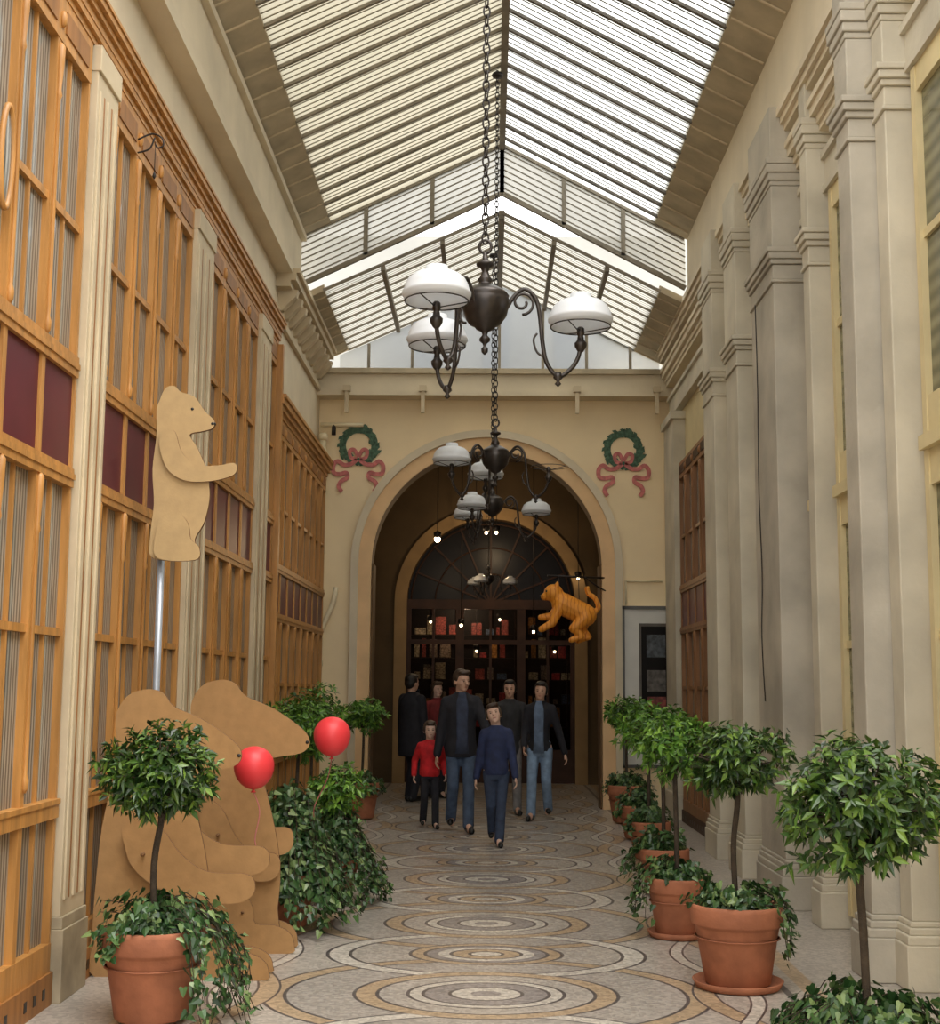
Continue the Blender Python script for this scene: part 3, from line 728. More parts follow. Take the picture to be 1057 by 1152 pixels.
potted('potted_laurel_tree', 'dark round laurel tree with thin trunk and ivy around its base', (1.37, 5.0, 0), .25, .40, 1.175, .30, .25, 580, .062, LAUREL, 7, 60, .12, .12, .08, trail=(14, 3, .8, .3, .14))
potted('potted_laurel_tree', 'round laurel tree in terracotta pot on saucer beside stone pilasters', (1.36, 7.5, 0), .25, .44, 1.2, .28, .225, 460, .064, LAUREL, 8, 44, .03, .12, .02, saucer=True, trail=(5, -.3, .3, .25, .04))
potted('potted_laurel_tree', 'laurel tree in small terracotta pot with ivy spilling over', (1.24, 8.95, 0), .2, .38, 1.22, .24, .2, 280, .066, LAURELB, 9, 30, .03, .12, .04, saucer=True, trail=(8, 3.3, .5, .25, .08))
potted('potted_laurel_tree', 'light green laurel tree in terracotta pot with ivy', (1.38, 10.7, 0), .2, .36, 1.25, .27, .2, 260, .072, LAURELB, 10, 28, .03, .14, .04, trail=(8, 3.3, .5, .22, .08))
potted('potted_laurel_tree', 'light green laurel tree in terracotta pot with ivy', (1.52, 12.8, 0), .2, .36, 1.25, .27, .21, 240, .08, LAURELB, 11, 34, .05, .14)
potted('potted_laurel_tree', 'laurel tree in terracotta pot beside the white display case', (1.66, 16.2, 0), .24, .45, 1.28, .30, .21, 260, .08, LAURELB, 12, 40, .05, .18)
potted('potted_ivy', 'low ivy in terracotta pot beside the wall', (1.60, 14.5, 0), .2, .36, None, seed=13, istr=44, drop=.06, up=.22)

# ------------------------------------------------------------------ cardboard bears
def bear(loc, s_, label, reach=1.0):
    r = root('cardboard_bear', label, 'cutout figure', loc, (0, 0, math.radians(2)), 'standing cardboard bears')
    def T(P): return [((x-200)*s_, (1056-y)*s_) for x, y in P]
    body = [(134, 806), (134, 784), (146, 766), (166, 760), (182, 764), (194, 778), (222, 790), (248, 806), (264, 820), (267, 832), (258, 841), (236, 845), (216, 850), (214, 862), (222, 890), (232, 930), (238, 970), (236, 1010), (230, 1056), (122, 1056), (118, 1010), (120, 950), (124, 900), (134, 850), (140, 828)]
    mb = MB(); mb.prism_xz(smooth_poly(T(body), 4), -.012, .012, CARD, CARDE); mb.obj('body', parent=r)
    arm = [(148, 905), (165, 893), (188, 905), (208, 930), (236, 948), (275, 950), (286, 958), (284, 972), (266, 980), (228, 978), (188, 966), (160, 945), (150, 922)]
    arm = [(150+(x-150)*reach, y_) for x, y_ in arm]
    for i, yy in enumerate((-.05, .05)):
        mb = MB(); mb.prism_xz(smooth_poly(T([(x+i*12, y_-i*26) for x, y_ in arm]), 4), yy-.01, yy+.01, CARD, CARDE); mb.obj('arm', parent=r)
    leg = [(170, 1000), (190, 986), (216, 990), (232, 1006), (238, 1024), (270, 1026), (296, 1034), (304, 1048), (294, 1056), (200, 1056), (182, 1044), (172, 1024)]
    leg = [(170+(x-170)*reach, y_) for x, y_ in leg]
    for i, yy in enumerate((-.09, .09)):
        mb = MB(); mb.prism_xz(smooth_poly(T(leg), 4), yy-.01, yy+.01, CARD, CARDE); mb.obj('leg', parent=r)
    for (x, z) in T([(170, 930), (200, 1012)]):
        mb = MB(); mb.tube([(x, -.11, z), (x, .11, z)], .009, CARDE, 8); mb.obj('peg', parent=r)
    (x, z), (x2, z2) = T([(261, 829), (212, 797)])
    mb = MB(); mb.ell((x+.02, 0, z), (.014, .02, .013), BLACK); mb.obj('nose', parent=r)
    return r
bear((-1.74, 7.6, 0), .0053, 'large standing brown cardboard bear with outstretched arm')
bear((-1.47, 8.35, 0), .0055, 'second brown cardboard bear standing behind the first', .65)
r = root('cardboard_bear', 'pale cardboard bear seated high on a galvanised pole with arm outstretched', 'cutout figure', (-1.89, 7.95, 0))
s_ = .0053
def T3(P): return [((x-182)*s_, 2.33+(625-y)*s_) for x, y in P]
mb = MB(); mb.prism_xz(smooth_poly(T3([(157, 452), (160, 440), (166, 426), (176, 423), (184, 430), (200, 436), (212, 452), (223, 463), (222, 472), (210, 476), (196, 480), (205, 495), (216, 520), (221, 550), (216, 580), (206, 600), (210, 612), (206, 624), (160, 622), (155, 600), (158, 560), (155, 520), (158, 480)]), 5), -.015, .015, CARDP, CARDE); mb.obj('body', parent=r)
mb = MB(); mb.prism_xz(smooth_poly(T3([(170, 472), (180, 478), (188, 500), (205, 515), (230, 516), (248, 513), (252, 520), (246, 528), (222, 534), (195, 534), (174, 522), (164, 500), (163, 482)]), 5), -.035, -.016, CARDP, CARDE); mb.obj('arm', parent=r)
mb = MB(); mb.prism_xz(smooth_poly(T3([(168, 575), (185, 570), (198, 582), (202, 600), (212, 610), (208, 624), (165, 622), (162, 596)]), 5), -.035, -.016, CARDP, CARDE); mb.obj('leg', parent=r)
mb = MB(); (x, z), = T3([(222, 467)]); mb.ell((x, 0, z), (.018, .02, .014), BLACK); mb.obj('nose', parent=r)
mb = MB(); (x, z), = T3([(198, 450)]); mb.ell((x, -.016, z), (.009, .005, .009), BLACK); mb.obj('eye', parent=r)
mb = MB(); mb.tube([((166-182)*s_, .04, 0), ((166-182)*s_, .04, 2.7)], .022, GALV, 12); mb.lathe([(.12, 0), (.12, .015), (.03, .03)], GALV, c=((166-182)*s_, .04, 0)); mb.obj('pole', parent=r)
r = root('iron_sign_hook', 'small wrought iron hook with hanging pendants above the cream pilaster', 'sign bracket', (-2.07, 7.75, 4.82))
r.scale = (.6,)*3
mb = MB(); mb.tube(spline([(-.14, 0, .12), (.0, 0, .18), (.1, 0, .14), (.12, 0, .06), (.07, 0, .03), (.04, 0, .07)], 5), .009, IRON, 6); mb.tube(spline([(-.14, 0, -.02), (-.02, 0, .02), (.03, 0, .14)], 5), .009, IRON, 6); mb.obj('hook', parent=r)
mb = MB(); mb.tube([(.04, 0, .1), (.04, 0, -.22)], .004, IRON, 5); mb.lathe([(.004, -.3), (.02, -.27), (.012, -.24), (.004, -.22)], IRON, c=(.04, 0, 0), seg=8); mb.obj('pendant', parent=r)

# ------------------------------------------------------------------ balloons
def balloon(loc, end, rr_, label):
    r = root('balloon', label, 'balloon', loc)
    mb = MB(); pr = []
    for i in range(21):
        t = pi*i/20; z = -math.cos(t); rad = math.sin(t)*(1+.04*z); pr.append((max(.002, rad*rr_), z*rr_*(1.1 if z < 0 else 1.02)))
    mb.lathe(pr, REDB, seg=32); mb.lathe([(.018, -rr_*1.24), (.006, -rr_*1.14), (.01, -rr_*1.08)], REDB, seg=12); mb.obj('envelope', parent=r)
    e = Vector(end)-Vector(loc); mb = MB()
    mb.tube(spline([(0, 0, -rr_*1.2), tuple(e*.4+Vector((.02, 0, -.06))), tuple(e*.75+Vector((-.02, 0, -.05))), tuple(e)], 6), .0035, STRING, 6); mb.obj('string', parent=r)
balloon((-1.37, 7.95, 1.12), (-1.33, 8.0, .62), .118, 'red balloon tied on a string beside the cardboard bear')
balloon((-.99, 8.6, 1.28), (-1.14, 8.95, .74), .118, 'red balloon floating on a string above the ivy')

# ------------------------------------------------------------------ wreaths on end wall
def wreath(x, z):
    r = root('wreath_decoration', 'green laurel wreath with faded red ribbon on the yellow wall', 'wall decoration', (x, 17.985, z), group='wall wreaths')
    mb = MB(); rr = random.Random(3)
    mb.strip_xz([(.22*math.cos(2*pi*i/32), .22*math.sin(2*pi*i/32)) for i in range(33)], .045, -.004, .010, WGREEN)
    for i in range(110):
        a = rr.uniform(0, 2*pi); q = .22+rr.uniform(-.05, .05)
        c = Vector((q*math.cos(a), -.006, q*math.sin(a))); t = Vector((-math.sin(a), 0, math.cos(a)))*.08+Vector((math.cos(a), 0, math.sin(a)))*rr.uniform(-.05, .06)
        n = Vector((t.z, 0, -t.x))*.28
        mb.add([c, c+t*.5+n, c+t, c+t*.5-n, c+t*.5+Vector((0, -.003, 0))], [(0, 1, 4), (1, 2, 4), (2, 3, 4), (3, 0, 4)], WGREEN)
    mb.obj('wreath', parent=r)
    mb = MB()
    for s in (-1, 1):
        for pth, wd in (([(0, -.16), (s*.06, -.06), (s*.12, -.08), (s*.10, -.17), (s*.02, -.19)], .024),
                        ([(s*.02, -.2), (s*.10, -.26), (s*.20, -.27), (s*.28, -.22), (s*.34, -.28), (s*.33, -.38), (s*.25, -.40), (s*.16, -.38), (s*.15, -.45), (s*.23, -.50), (s*.26, -.57), (s*.22, -.64)], .028)):
            pp = spline(pth, 5); mb.strip_xz([(p.x, p.y) for p in pp], wd, -.011-.002*(s > 0), .008, RIBBON)
    mb.obj('ribbon', parent=r)
wreath(-1.79, 4.86); wreath(1.83, 4.82)

# ------------------------------------------------------------------ pipe, display case
mb = MB()
mb.tube([(-2.26, 17.84, .0), (-2.26, 17.84, 5.0)], .045, PIPE, 12)
for z in (.8, 1.9, 2.35, 3.4, 4.4, 4.95): mb.lathe([(.045, z-.05), (.062, z-.045), (.062, z+.03), (.045, z+.035)], PIPE, c=(-2.26, 17.84, 0), seg=14)
mb.tube(spline([(-2.26, 17.84, 2.3), (-2.18, 17.84, 2.45), (-2.08, 17.86, 2.7), (-2.05, 17.9, 2.9)], 4), .035, PIPE, 10)
mb.obj('drain_pipe', 'cream painted drain pipe with collars in the corner', 'pipe', kind='structure')
mb = MB(); mb.tube([(-2.3, 17.86, 5.12), (-1.72, 17.86, 5.12)], .03, PIPE, 10); mb.tube([(-2.12, 17.86, 5.12), (-2.12, 17.86, 4.98)], .03, IRON, 10)
mb.obj('drain_pipe', 'short cream pipe running along the top of the wall', 'pipe', kind='structure')
mb = MB(); mb.tube([(1.85, 17.97, 3.02), (2.34, 17.97, 3.02)], .014, PIPE, 8); mb.tube([(1.85, 17.97, 3.02), (1.85, 17.97, 2.7)], .014, PIPE, 8)
mb.obj('conduit', 'thin cream conduit above the display case', 'pipe', kind='structure')
r = root('display_case', 'white framed wall display case with a dark notice panel', 'display case', (2.14, 17.93, .55))
CF = mat('case_frame', (.1, .1, .09), .4)
mb = MB(); mb.box(-.35, .34, -.03, .06, 0, 2.13, WHITEP)
for a, b_, c, d in ((-.35, -.32, 0, 2.13), (.31, .34, 0, 2.13), (-.35, .34, 2.09, 2.13), (-.35, .34, 0, .04)): mb.box(a, b_, -.06, -.03, c, d, CF)
mb.obj('frame', parent=r)
mb = MB(); mb.box(-.1, .28, -.045, -.03, .7, 1.86, GBLACK); mb.box(-.13, .30, -.04, -.03, .66, 1.9, BARD); mb.obj('notice_panel', parent=r)
for z, h, c in ((1.45, .3, (.06, .07, .08)), (1.0, .28, (.09, .08, .07)), (.75, .18, (.2, .04, .03))):
    mb = MB(); mb.box(-.03, .22, -.05, -.045, z, z+h, mat('print', c, .5, .7, 16)); mb.obj('poster', parent=r)

# ------------------------------------------------------------------ orange cat sign
r = root('hanging_cat_sign', 'orange big-cat shaped shop sign hanging from an iron bracket', 'shop sign', (1.08, 17.65, 2.56))
TIG = bpy.data.materials.new('tiger_paint'); TIG.use_nodes = True; nt = TIG.node_tree
w = nt.nodes.new('ShaderNodeTexWave'); w.inputs['Scale'].default_value = 6; w.inputs['Distortion'].default_value = 6; w.inputs['Detail'].default_value = 2
tc = nt.nodes.new('ShaderNodeTexCoord'); nt.links.new(tc.outputs['Object'], w.inputs['Vector'])
rp = nt.nodes.new('ShaderNodeValToRGB'); rp.color_ramp.elements[0].color = (.70, .20, .015, 1); rp.color_ramp.elements[1].color = (.95, .38, .04, 1); rp.color_ramp.elements[1].position = .3
nt.links.new(w.outputs['Fac'], rp.inputs[0]); nt.links.new(rp.outputs[0], nt.nodes['Principled BSDF'].inputs['Base Color'])
mb = MB()
mb.cap((-.10, 0, .13), (.20, 0, -.02), .15, .15, TIG); mb.cap((-.10, 0, .14), (-.18, 0, .24), .12, .10, TIG)
mb.ell((-.22, 0, .27), (.13, .11, .12), TIG); mb.cap((-.26, 0, .24), (-.34, 0, .22), .07, .05, TIG)
for sy in (-1, 1):
    mb.cap((-.18, sy*.06, .36), (-.17, sy*.07, .40), .035, .022, TIG)
    mb.cap((-.14, sy*.07, .08), (-.24, sy*.09, -.08+sy*.05), .075, .055, TIG); mb.cap((-.24, sy*.09, -.08+sy*.05), (-.38, sy*.09, -.13+sy*.08), .052, .045, TIG)
    mb.cap((.2, sy*.07, -.05), (.10+sy*.06, sy*.1, -.2), .10, .065, TIG); mb.cap((.10+sy*.06, sy*.1, -.2), (.2+sy*.05, sy*.1, -.30), .055, .042, TIG); mb.cap((.2+sy*.05, sy*.1, -.30), (.06+sy*.05, sy*.1, -.35), .042, .04, TIG)
mb.tube(spline([(.30, 0, 0), (.37, 0, .08), (.33, 0, .2), (.24, 0, .27), (.22, 0, .36)], 5), .035, TIG, 8)
bake(mb, 'body', .012, 2, r)
for sy in (-1, 1):
    mb = MB(); mb.ell((-.315, sy*.07, .29), (.014, .01, .014), BLACK); mb.obj('eye', parent=r)
mb = MB(); mb.ell((-.39, 0, .23), (.016, .022, .014), BLACK); mb.obj('nose', parent=r)
mb = MB(); mb.tube([(.55, .33, .5), (-.3, 0, .5)], .014, IRON, 8); mb.tube([(-.15, .04, .5), (-.15, 0, .25)], .005, IRON, 6); mb.tube([(.12, .14, .5), (.12, 0, .08)], .005, IRON, 6); mb.tube(spline([(.55, .33, .3), (.38, .24, .38), (.2, .17, .5)], 5), .01, IRON, 6); mb.obj('bracket', parent=r)

for (x, y_, z) in ((-.76, 19.6, 3.75), (-.2, 20.9, 4.0), (-.04, 20.9, 4.0), (.12, 20.9, 4.0), (1.5, 22.3, 3.4), (-.45, 22.2, 2.6), (.75, 22.2, 2.5), (-1.0, 23.2, 2.7), (.2, 23.25, 2.75), (1.15, 23.2, 2.2), (-.2, 23.2, 2.2)):  # the rearmost bulbs, inside the shop, are added for extra glints
    r = root('spot_or_glint_lamp', 'small glowing spot lamp or added glint bulb in the dim archway', 'lamp', (x, y_, z), group='arcade spot lamps')
    mb = MB(); mb.lathe([(.02, .02), (.05, .03), (.06, .1), (.02, .12)], IRON, seg=14); mb.tube([(0, 0, .1), (0, 0, 5.4-z)], .006, IRON, 6); mb.obj('housing', parent=r)
    mb = MB(); q = .045 if y_ < 20 else .022; mb.ell((0, 0, 0), (q, q, q), BULB); mb.obj('bulb', parent=r)
SHY = 23.6
r = root('display_shelf', 'dark wooden shop shelving behind the glass', 'shelf', (0, SHY+.1, 0))
mb = MB()
for z in (.9, 1.3, 1.72, 2.1, 2.5): mb.box(-1.4, 1.4, -.15, .15, z-.008, z, DWOOD)
for x in (-1.4, -.47, .47, 1.4): mb.box(x-.008, x+.008, -.15, .15, 0, 2.9, DWOOD)
mb.obj('shelf_frame', parent=r)
gc = [(.50, .05, .05), (.4, .32, .2), (.42, .08, .06), (.5, .22, .05), (.3, .22, .16), (.08, .12, .2), (.55, .45, .3)]
gm = [mat('cover_%d' % i, c, .5, .8, 30) for i, c in enumerate(gc)]
for z in (.9, 1.3, 1.72, 2.1, 2.5):
    x = -1.3
    while x < 1.3:
        w = R.uniform(.05, .2); h = R.uniform(.08, .36); k = R.randrange(7)
        if abs(abs(x+w/2)-.47) > .12:
            mb = MB(); mb.box(-w/2, w/2, -.04, .04, 0, h, gm[k]); mb.box(-w/2+.01, w/2-.01, -.035, .042, .006, h+.001, WHITEP)
            mb.obj('book', 'coloured book standing on the shop shelf', 'book', group='books on the shop shelves', loc=(x+w/2, SHY+R.uniform(0, .1), z+.001), rot=(0, 0, R.uniform(-.2, .2)))
        x += w+R.uniform(.03, .08)

# ------------------------------------------------------------------ people
SKIN = mat('skin', (.62, .37, .26), .5, .06, 8)
SKIN2 = mat('skin_pale', (.70, .46, .35), .5, .05, 8)
LIP = mat('lips', (.45, .16, .13), .5, .05, 8)
EYEW = mat('eye_dark', (.04, .03, .025), .2, .05, 8)
def cloth(n, c, r=.85): return mat('cloth_'+n, c, r, .25, 14, .35, bscale=14)
def person(label, loc, H, rotz, skin, hairm, topm, pantm, shoem, footL=(0, 0), footR=(0, 0), handL=(.25, -.05, .80), handR=(-.25, -.05, .80), yaw=0, pitch=0, roll=0, hf=1.05, hair='short', shirt=None, jlen=.80, bulk=1.0, slim=1.0, sw=1.0):
    r = root('person', label, 'person', loc, (0, 0, rotz)); k = H/1.75
    V = lambda *a: Vector(a)*k
    r_ = lambda x: x*k
    def ik(a, b_, l1, l2, pole):
        a = Vector(a); b_ = Vector(b_); d = (b_-a); L = min(d.length, (l1+l2)*k*.999); d.normalize()
        x = ((l1*k)**2-(l2*k)**2+L*L)/(2*L); h = math.sqrt(max(0, (l1*k)**2-x*x))
        p = Vector(pole); p = (p-d*p.dot(d)).normalized(); return a+d*x+p*h
    hips = [V(.085, 0, .91), V(-.085, 0, .91)]
    ank = [V(.09+footL[0], footL[1], .085+max(0, footL[1])*.25), V(-.09+footR[0], footR[1], .085+max(0, footR[1])*.25)]
    kn = [ik(hips[i], ank[i], .43, .41, (0, -1, 0)) for i in (0, 1)]
    SZ = 1.405-(hf-1.05)*.22
    sh = [V(.165*sw, 0, SZ), V(-.165*sw, 0, SZ-.008)]
    wr = [V(*handL), V(*handR)]
    el = [ik(sh[i], wr[i], .29, .26, ((.25, 1, 0), (-.25, 1, 0))[i]) for i in (0, 1)]
    HH = 1.75-.25*hf
    nb = V(0, .0, HH); HM = Matrix.Translation(nb) @ Euler((pitch, roll, yaw)).to_matrix().to_4x4() @ Matrix.Scale(k*hf, 4)
    R3 = HM.to_3x3()
    def hp(x, y_, z): return HM @ Vector((x, y_, z))
    mb = MB()
    for i in (0, 1):
        mb.cap(hips[i], kn[i], r_(.078), r_(.052), skin); mb.cap(kn[i], ank[i], r_(.052), r_(.036), skin)
        mb.cap(ank[i], ank[i]+V(0, -.13, -.05), r_(.036), r_(.028), skin)
        mb.cap(sh[i], el[i], r_(.048), r_(.037), skin); mb.cap(el[i], wr[i], r_(.037), r_(.025), skin)
        d = (wr[i]-el[i]).normalized(); n = Vector(((-1, 1)[i], 0, 0)); n = (n-d*n.dot(d)).normalized(); s = d.cross(n)*((-1, 1)[i])
        if s.y > 0: s = -s
        for j, (off, fl) in enumerate(((.027, .066), (.009, .074), (-.009, .069), (-.026, .055))):
            base = wr[i]+s*r_(off*.6)+d*r_(.01); kk = wr[i]+s*r_(off)+d*r_(.088)
            mb.cap(base, kk, r_(.014), r_(.0115), skin, 8)
            m1 = kk+(d*.9+n*.42).normalized()*r_(fl*.5); m2 = m1+(d*.6+n*.8).normalized()*r_(fl*.5)
            mb.cap(kk, m1, r_(.0105), r_(.0095), skin, 8); mb.cap(m1, m2, r_(.0095), r_(.008), skin, 8)
        t0 = wr[i]+d*r_(.025)+s*r_(.02); t1 = t0+(d*.6+s*.75+n*.2).normalized()*r_(.04); t2 = t1+(d*.9+s*.3+n*.3).normalized()*r_(.032)
        mb.cap(t0, t1, r_(.014), r_(.012), skin, 8); mb.cap(t1, t2, r_(.012), r_(.009), skin, 8)
    zs = SZ/1.405
    mb.loft([(0, 0, r_(z*(zs if z > 1 else 1)), r_(a*slim*sw), r_(b_)) for z, a, b_ in ((.84, .11, .09), (.9, .155, .105), (1.0, .14, .095), (1.12, .13, .09), (1.25, .15, .1), (1.36, .165, .1), (1.43, .15, .085), (1.47, .07, .065))], skin)
    mb.cap(V(0, .0, SZ), hp(0, .015, .06), r_(.058), r_(.052)*hf, skin)
    def E(x, y_, z, rx, ry, rz): mb.ell(hp(x, y_, z), (rx, ry, rz), skin, R3, 18, 12)
    E(0, .01, .155, .076, .092, .095); E(0, -.022, .088, .058, .058, .062); E(0, -.055, .052, .03, .022, .02)
    E(0, -.03, .12, .066, .052, .06); E(.078, .015, .12, .01, .02, .03); E(-.078, .015, .12, .01, .02, .03)
    mb.cap(hp(0, -.085, .14), hp(0, -.102, .108), k*hf*.009, k*hf*.014, skin, 8)
    E(.03, -.062, .108, .024, .016, .018); E(-.03, -.062, .108, .024, .016, .018); E(0, -.066, .16, .05, .018, .012)
    bake(mb, 'body', .0085, 2, r)
    for sx in (-1, 1):
        mb = MB(); mb.ell(hp(sx*.03, -.082, .137), (.010, .005, .005), EYEW, R3, 10, 8); mb.ell(hp(sx*.031, -.0835, .155), (.014, .004, .0025), hairm, R3, 10, 6); mb.obj('eye', parent=r)
    mb = MB(); mb.ell(hp(0, -.080, .078), (.02, .007, .005), LIP, R3, 12, 8); mb.obj('mouth', parent=r)
    mb = MB()
    def Hh(x, y_, z, a, b_, c): mb.ell(hp(x, y_, z), (a, b_, c), hairm, R3, 16, 10)
    Hh(0, .028, .178, .086, .09, .088); Hh(0, -.035, .222, .066, .05, .032); Hh(0, .055, .13, .076, .06, .075); Hh(.03, -.04, .235, .04, .045, .02)
    Hh(.07, .02, .165, .018, .045, .045); Hh(-.07, .02, .165, .018, .045, .045)
    if hair == 'long':
        Hh(0, .06, .06, .078, .05, .12); Hh(.072, .02, .09, .02, .04, .1); Hh(-.072, .02, .09, .02, .04, .1)
    if hair == 'child':
        Hh(0, -.05, .215, .066, .045, .03); Hh(.072, .0, .15, .018, .05, .055); Hh(-.072, .0, .15, .018, .05, .055)
    if hair == 'tied':
        Hh(0, .1, .13, .04, .04, .05); Hh(.072, .01, .14, .016, .045, .05); Hh(-.072, .01, .14, .016, .045, .05)
    bake(mb, 'hair', .008, 2, r)
    mb = MB(); bk = bulk
    rings = [(jlen, .158, .125), (jlen+.08, .165, .13), (1.0, .155*slim, .122), (1.12, .15*slim, .118), (1.25, .162, .124), (1.34*zs, .172, .12), (1.41*zs, .15, .105), (1.46*zs, .095, .085), (1.50*zs, .066, .072)]
    mb.loft([(0, 0, r_(z), r_(a*bk*sw), r_(b_*bk)) for z, a, b_ in rings], topm)
    for i in (0, 1):
        d = (wr[i]-el[i]).normalized()
        mb.cap(sh[i], el[i], r_(.062*bk), r_(.052*bk), topm); mb.cap(el[i], wr[i]-d*r_(.01), r_(.052*bk), r_(.043*bk), topm)
        mb.cap(V(.06*(1, -1)[i], 0, 1.445*zs), sh[i], r_(.05), r_(.056*bk), topm)
    mb.tube([(r_(.062)*math.cos(2*pi*i/16), r_(.06)*math.sin(2*pi*i/16), r_(1.49*zs)) for i in range(16)], r_(.02), topm, 8, closed=True)
    bake(mb, 'jacket' if shirt else 'sweater', .012, 3, r)
    if shirt:
        vs = []; N = 9; rows = [(.84, .075, .134), (1.0, .062, .131), (1.2, .062, .129), (1.32, .066, .128), (1.40, .062, .117), (1.47, .045, .096), (1.505, .035, .085)]
        for z, w_, dep in rows:
            for j in range(N):
                t = -1+2*j/(N-1); x = t*w_; yy = -dep*bk*math.sqrt(max(0, 1-(x/.17)**2))-.004
                vs.append((x*k, yy*k, z*k))
        mb = MB(); mb.add(vs, [(a*N+j, a*N+j+1, (a+1)*N+j+1, (a+1)*N+j) for a in range(len(rows)-1) for j in range(N-1)], shirt, True)
        o = mb.obj('shirt', parent=r); sm_ = o.modifiers.new('s', 'SOLIDIFY'); sm_.thickness = .015
    mb = MB()
    mb.loft([(0, 0, r_(z), r_(a*sw), r_(b_)) for z, a, b_ in ((.80, .15, .11), (.86, .165, .118), (.93, .162, .118), (1.0, .145, .108))], pantm)
    for i in (0, 1):
        mb.cap(hips[i]-V(0, 0, .03), kn[i], r_(.086), r_(.066), pantm)
        mb.cap(kn[i], ank[i]+V(0, .005, -.01), r_(.066), r_(.062), pantm)
    bake(mb, 'trousers', .012, 3, r)
    for i in (0, 1):
        a = ank[i]; mb = MB(); s = k
        tilt = max(0, (footL, footR)[i][1])*.8
        Mx = Matrix.Translation(Vector((a.x, a.y, a.z-.085*k))) @ Matrix.Rotation(-tilt, 4, 'X') @ Matrix.Rotation((.12, -.12)[i], 4, 'Z')
        def q(x, y_, z): return Mx @ Vector((x*s, y_*s, z*s))
        mb.cap(q(0, .035, .045), q(0, -.03, .055), .042*s, .044*s, shoem); mb.cap(q(0, -.03, .045), q(0, -.15, .034), .042*s, .036*s, shoem)
        mb.cap(q(0, .03, .03), q(0, -.16, .03), .032*s, .032*s, shoem); mb.cap(q(0, .01, .07), q(0, .01, .1), .042*s, .04*s, shoem)
        bake(mb, 'shoe', .008, 2, r)
    return r
BLK = cloth('black', (.014, .014, .02)); NAVY = cloth('navy', (.02, .03, .085)); JEAN = cloth('denim', (.06, .09, .15)); JEANL = cloth('light_denim', (.20, .29, .42))
DJEAN = cloth('dark_denim', (.03, .045, .085)); REDC = cloth('red', (.55, .015, .02)); GREYB = cloth('charcoal', (.03, .03, .033)); BLUSH = cloth('blue_shirt', (.035, .045, .08)); WHT = cloth('grey_trousers', (.2, .19, .19)); TOPB = cloth('pale_blue_top', (.12, .17, .26))
SHB = mat('black_shoe', (.01, .01, .01), .35, .1, 5)
HB = mat('hair_black', (.012, .009, .008), .5, .3, 40); HBR = mat('hair_brown', (.05, .028, .016), .5, .3, 40)
person('man in open dark jacket over blue shirt and jeans, walking', (-.30, 15.2, 0), 1.78, .12, SKIN, HBR, BLK, JEAN, SHB, footL=(-.02, -.20), footR=(.0, .16), handL=(.32, -.24, .92), handR=(-.26, .02, .82), yaw=.5, pitch=.08, shirt=BLUSH, jlen=.80, bulk=1.08)
person('child in navy sweater and jeans walking with head tilted back', (.09, 13.9, 0), 1.43, 0, SKIN2, HBR, NAVY, DJEAN, SHB, footL=(-.05, -.18), footR=(.05, .2), handL=(.24, -.16, .84), handR=(-.25, .04, .82), pitch=-.28, roll=-.22, hf=1.18, jlen=.86, bulk=1.05, hair='child', sw=.92)
person('small child in bright red jacket and black trousers', (-.66, 15.5, 0), 1.20, .15, SKIN2, HBR, REDC, BLK, SHB, footL=(0, -.14), footR=(0, .12), handL=(.25, -.12, .88), handR=(-.26, .02, .86), hf=1.3, jlen=.84, bulk=1.12, hair='child', sw=.94)
person('woman in black jacket and light blue jeans walking', (.64, 16.6, 0), 1.66, -.15, SKIN, HB, BLK, JEANL, SHB, footL=(.0, .18), footR=(0, -.2), handL=(.32, .05, .84), handR=(-.18, -.2, .92), hair='tied', shirt=TOPB, slim=.9, jlen=.86, roll=.08, sw=.94)
person('woman in dark charcoal coat walking behind the others', (.28, 17.3, 0), 1.68, .1, SKIN, HB, GREYB, WHT, SHB, footL=(0, -.15), footR=(0, .15), hair='tied', jlen=.72, yaw=-.2, slim=.95)
person('person in long black coat standing turned away in the archway', (-1.06, 18.9, 0), 1.76, 2.4, SKIN, HB, BLK, BLK, SHB, footL=(.0, -.05), footR=(0, .05), jlen=.62, bulk=1.3)
person('person in dark red top standing in the dim archway', (-.74, 19.6, 0), 1.66, .6, SKIN2, HBR, cloth('dull_red', (.18, .02, .02)), BLK, SHB, hair='long')

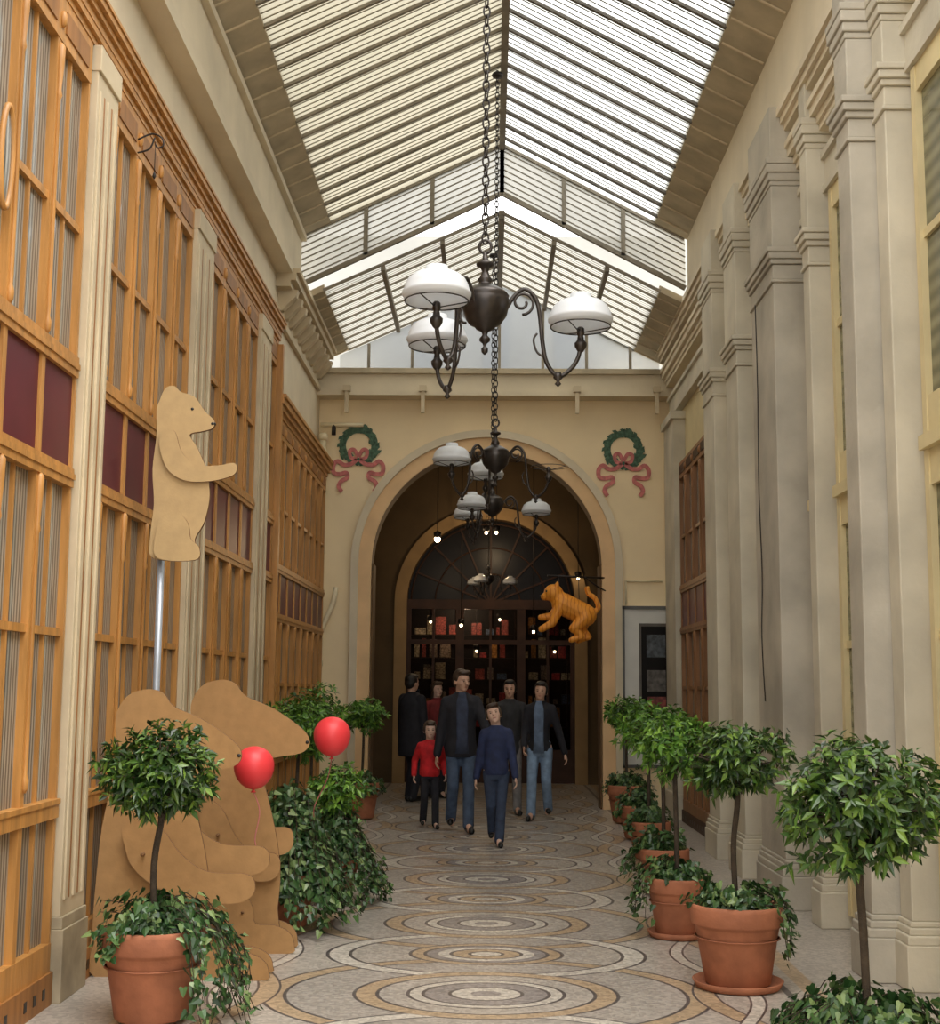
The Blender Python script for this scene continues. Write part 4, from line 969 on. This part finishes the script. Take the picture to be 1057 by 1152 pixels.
# ------------------------------------------------------------------ lights, world, camera
w = bpy.data.worlds.new('World'); sc.world = w; w.use_nodes = True
nt = w.node_tree; bg = nt.nodes['Background']
tc = nt.nodes.new('ShaderNodeTexCoord'); sp = nt.nodes.new('ShaderNodeSeparateXYZ'); nt.links.new(tc.outputs['Generated'], sp.inputs[0])
rp = nt.nodes.new('ShaderNodeValToRGB'); rp.color_ramp.elements[0].color = (.42, .41, .39, 1); rp.color_ramp.elements[1].color = (1, .99, .97, 1); rp.color_ramp.elements[0].position = 0; rp.color_ramp.elements[1].position = .35
nt.links.new(sp.outputs[2], rp.inputs[0]); nt.links.new(rp.outputs[0], bg.inputs[0]); bg.inputs[1].default_value = 2.9
def light(t, name, loc, rot, e, c=(1, 1, 1), **kw):
    l = bpy.data.lights.new(name, t); l.energy = e; l.color = c
    for a, b_ in kw.items(): setattr(l, a, b_)
    o = bpy.data.objects.new(name, l); COL.objects.link(o); o.location = loc; o.rotation_euler = rot; return o
light('SUN', 'sun', (0, 0, 12), (math.radians(14), math.radians(20), 0), 3.0, (1, .96, .90), angle=math.radians(50))
light('POINT', 'arcade_lamp_light', (-.72, 19.8, 3.6), (0, 0, 0), 14, (1, .72, .42), shadow_soft_size=.1)
light('POINT', 'arcade_lamp_light', (.1, 21.4, 3.9), (0, 0, 0), 24, (1, .72, .42), shadow_soft_size=.1)
light('POINT', 'shop_light', (-.4, 23.1, 2.9), (0, 0, 0), 20, (1, .68, .42), shadow_soft_size=.1)
cam = bpy.data.cameras.new('Camera'); co = bpy.data.objects.new('Camera', cam); COL.objects.link(co)
M3 = Matrix.Rotation(math.radians(.82), 4, 'Z') @ Matrix.Rotation(math.radians(97.44), 4, 'X') @ Matrix.Rotation(math.radians(.45), 4, 'Z')
co.matrix_world = Matrix.Translation((0, 0, 1.6)) @ M3
cam.sensor_fit = 'VERTICAL'; cam.sensor_height = 36; cam.lens = 46.9; cam.clip_start = .05
sc.camera = co
sc.view_settings.view_transform = 'Standard'
sc.view_settings.exposure = 0.12
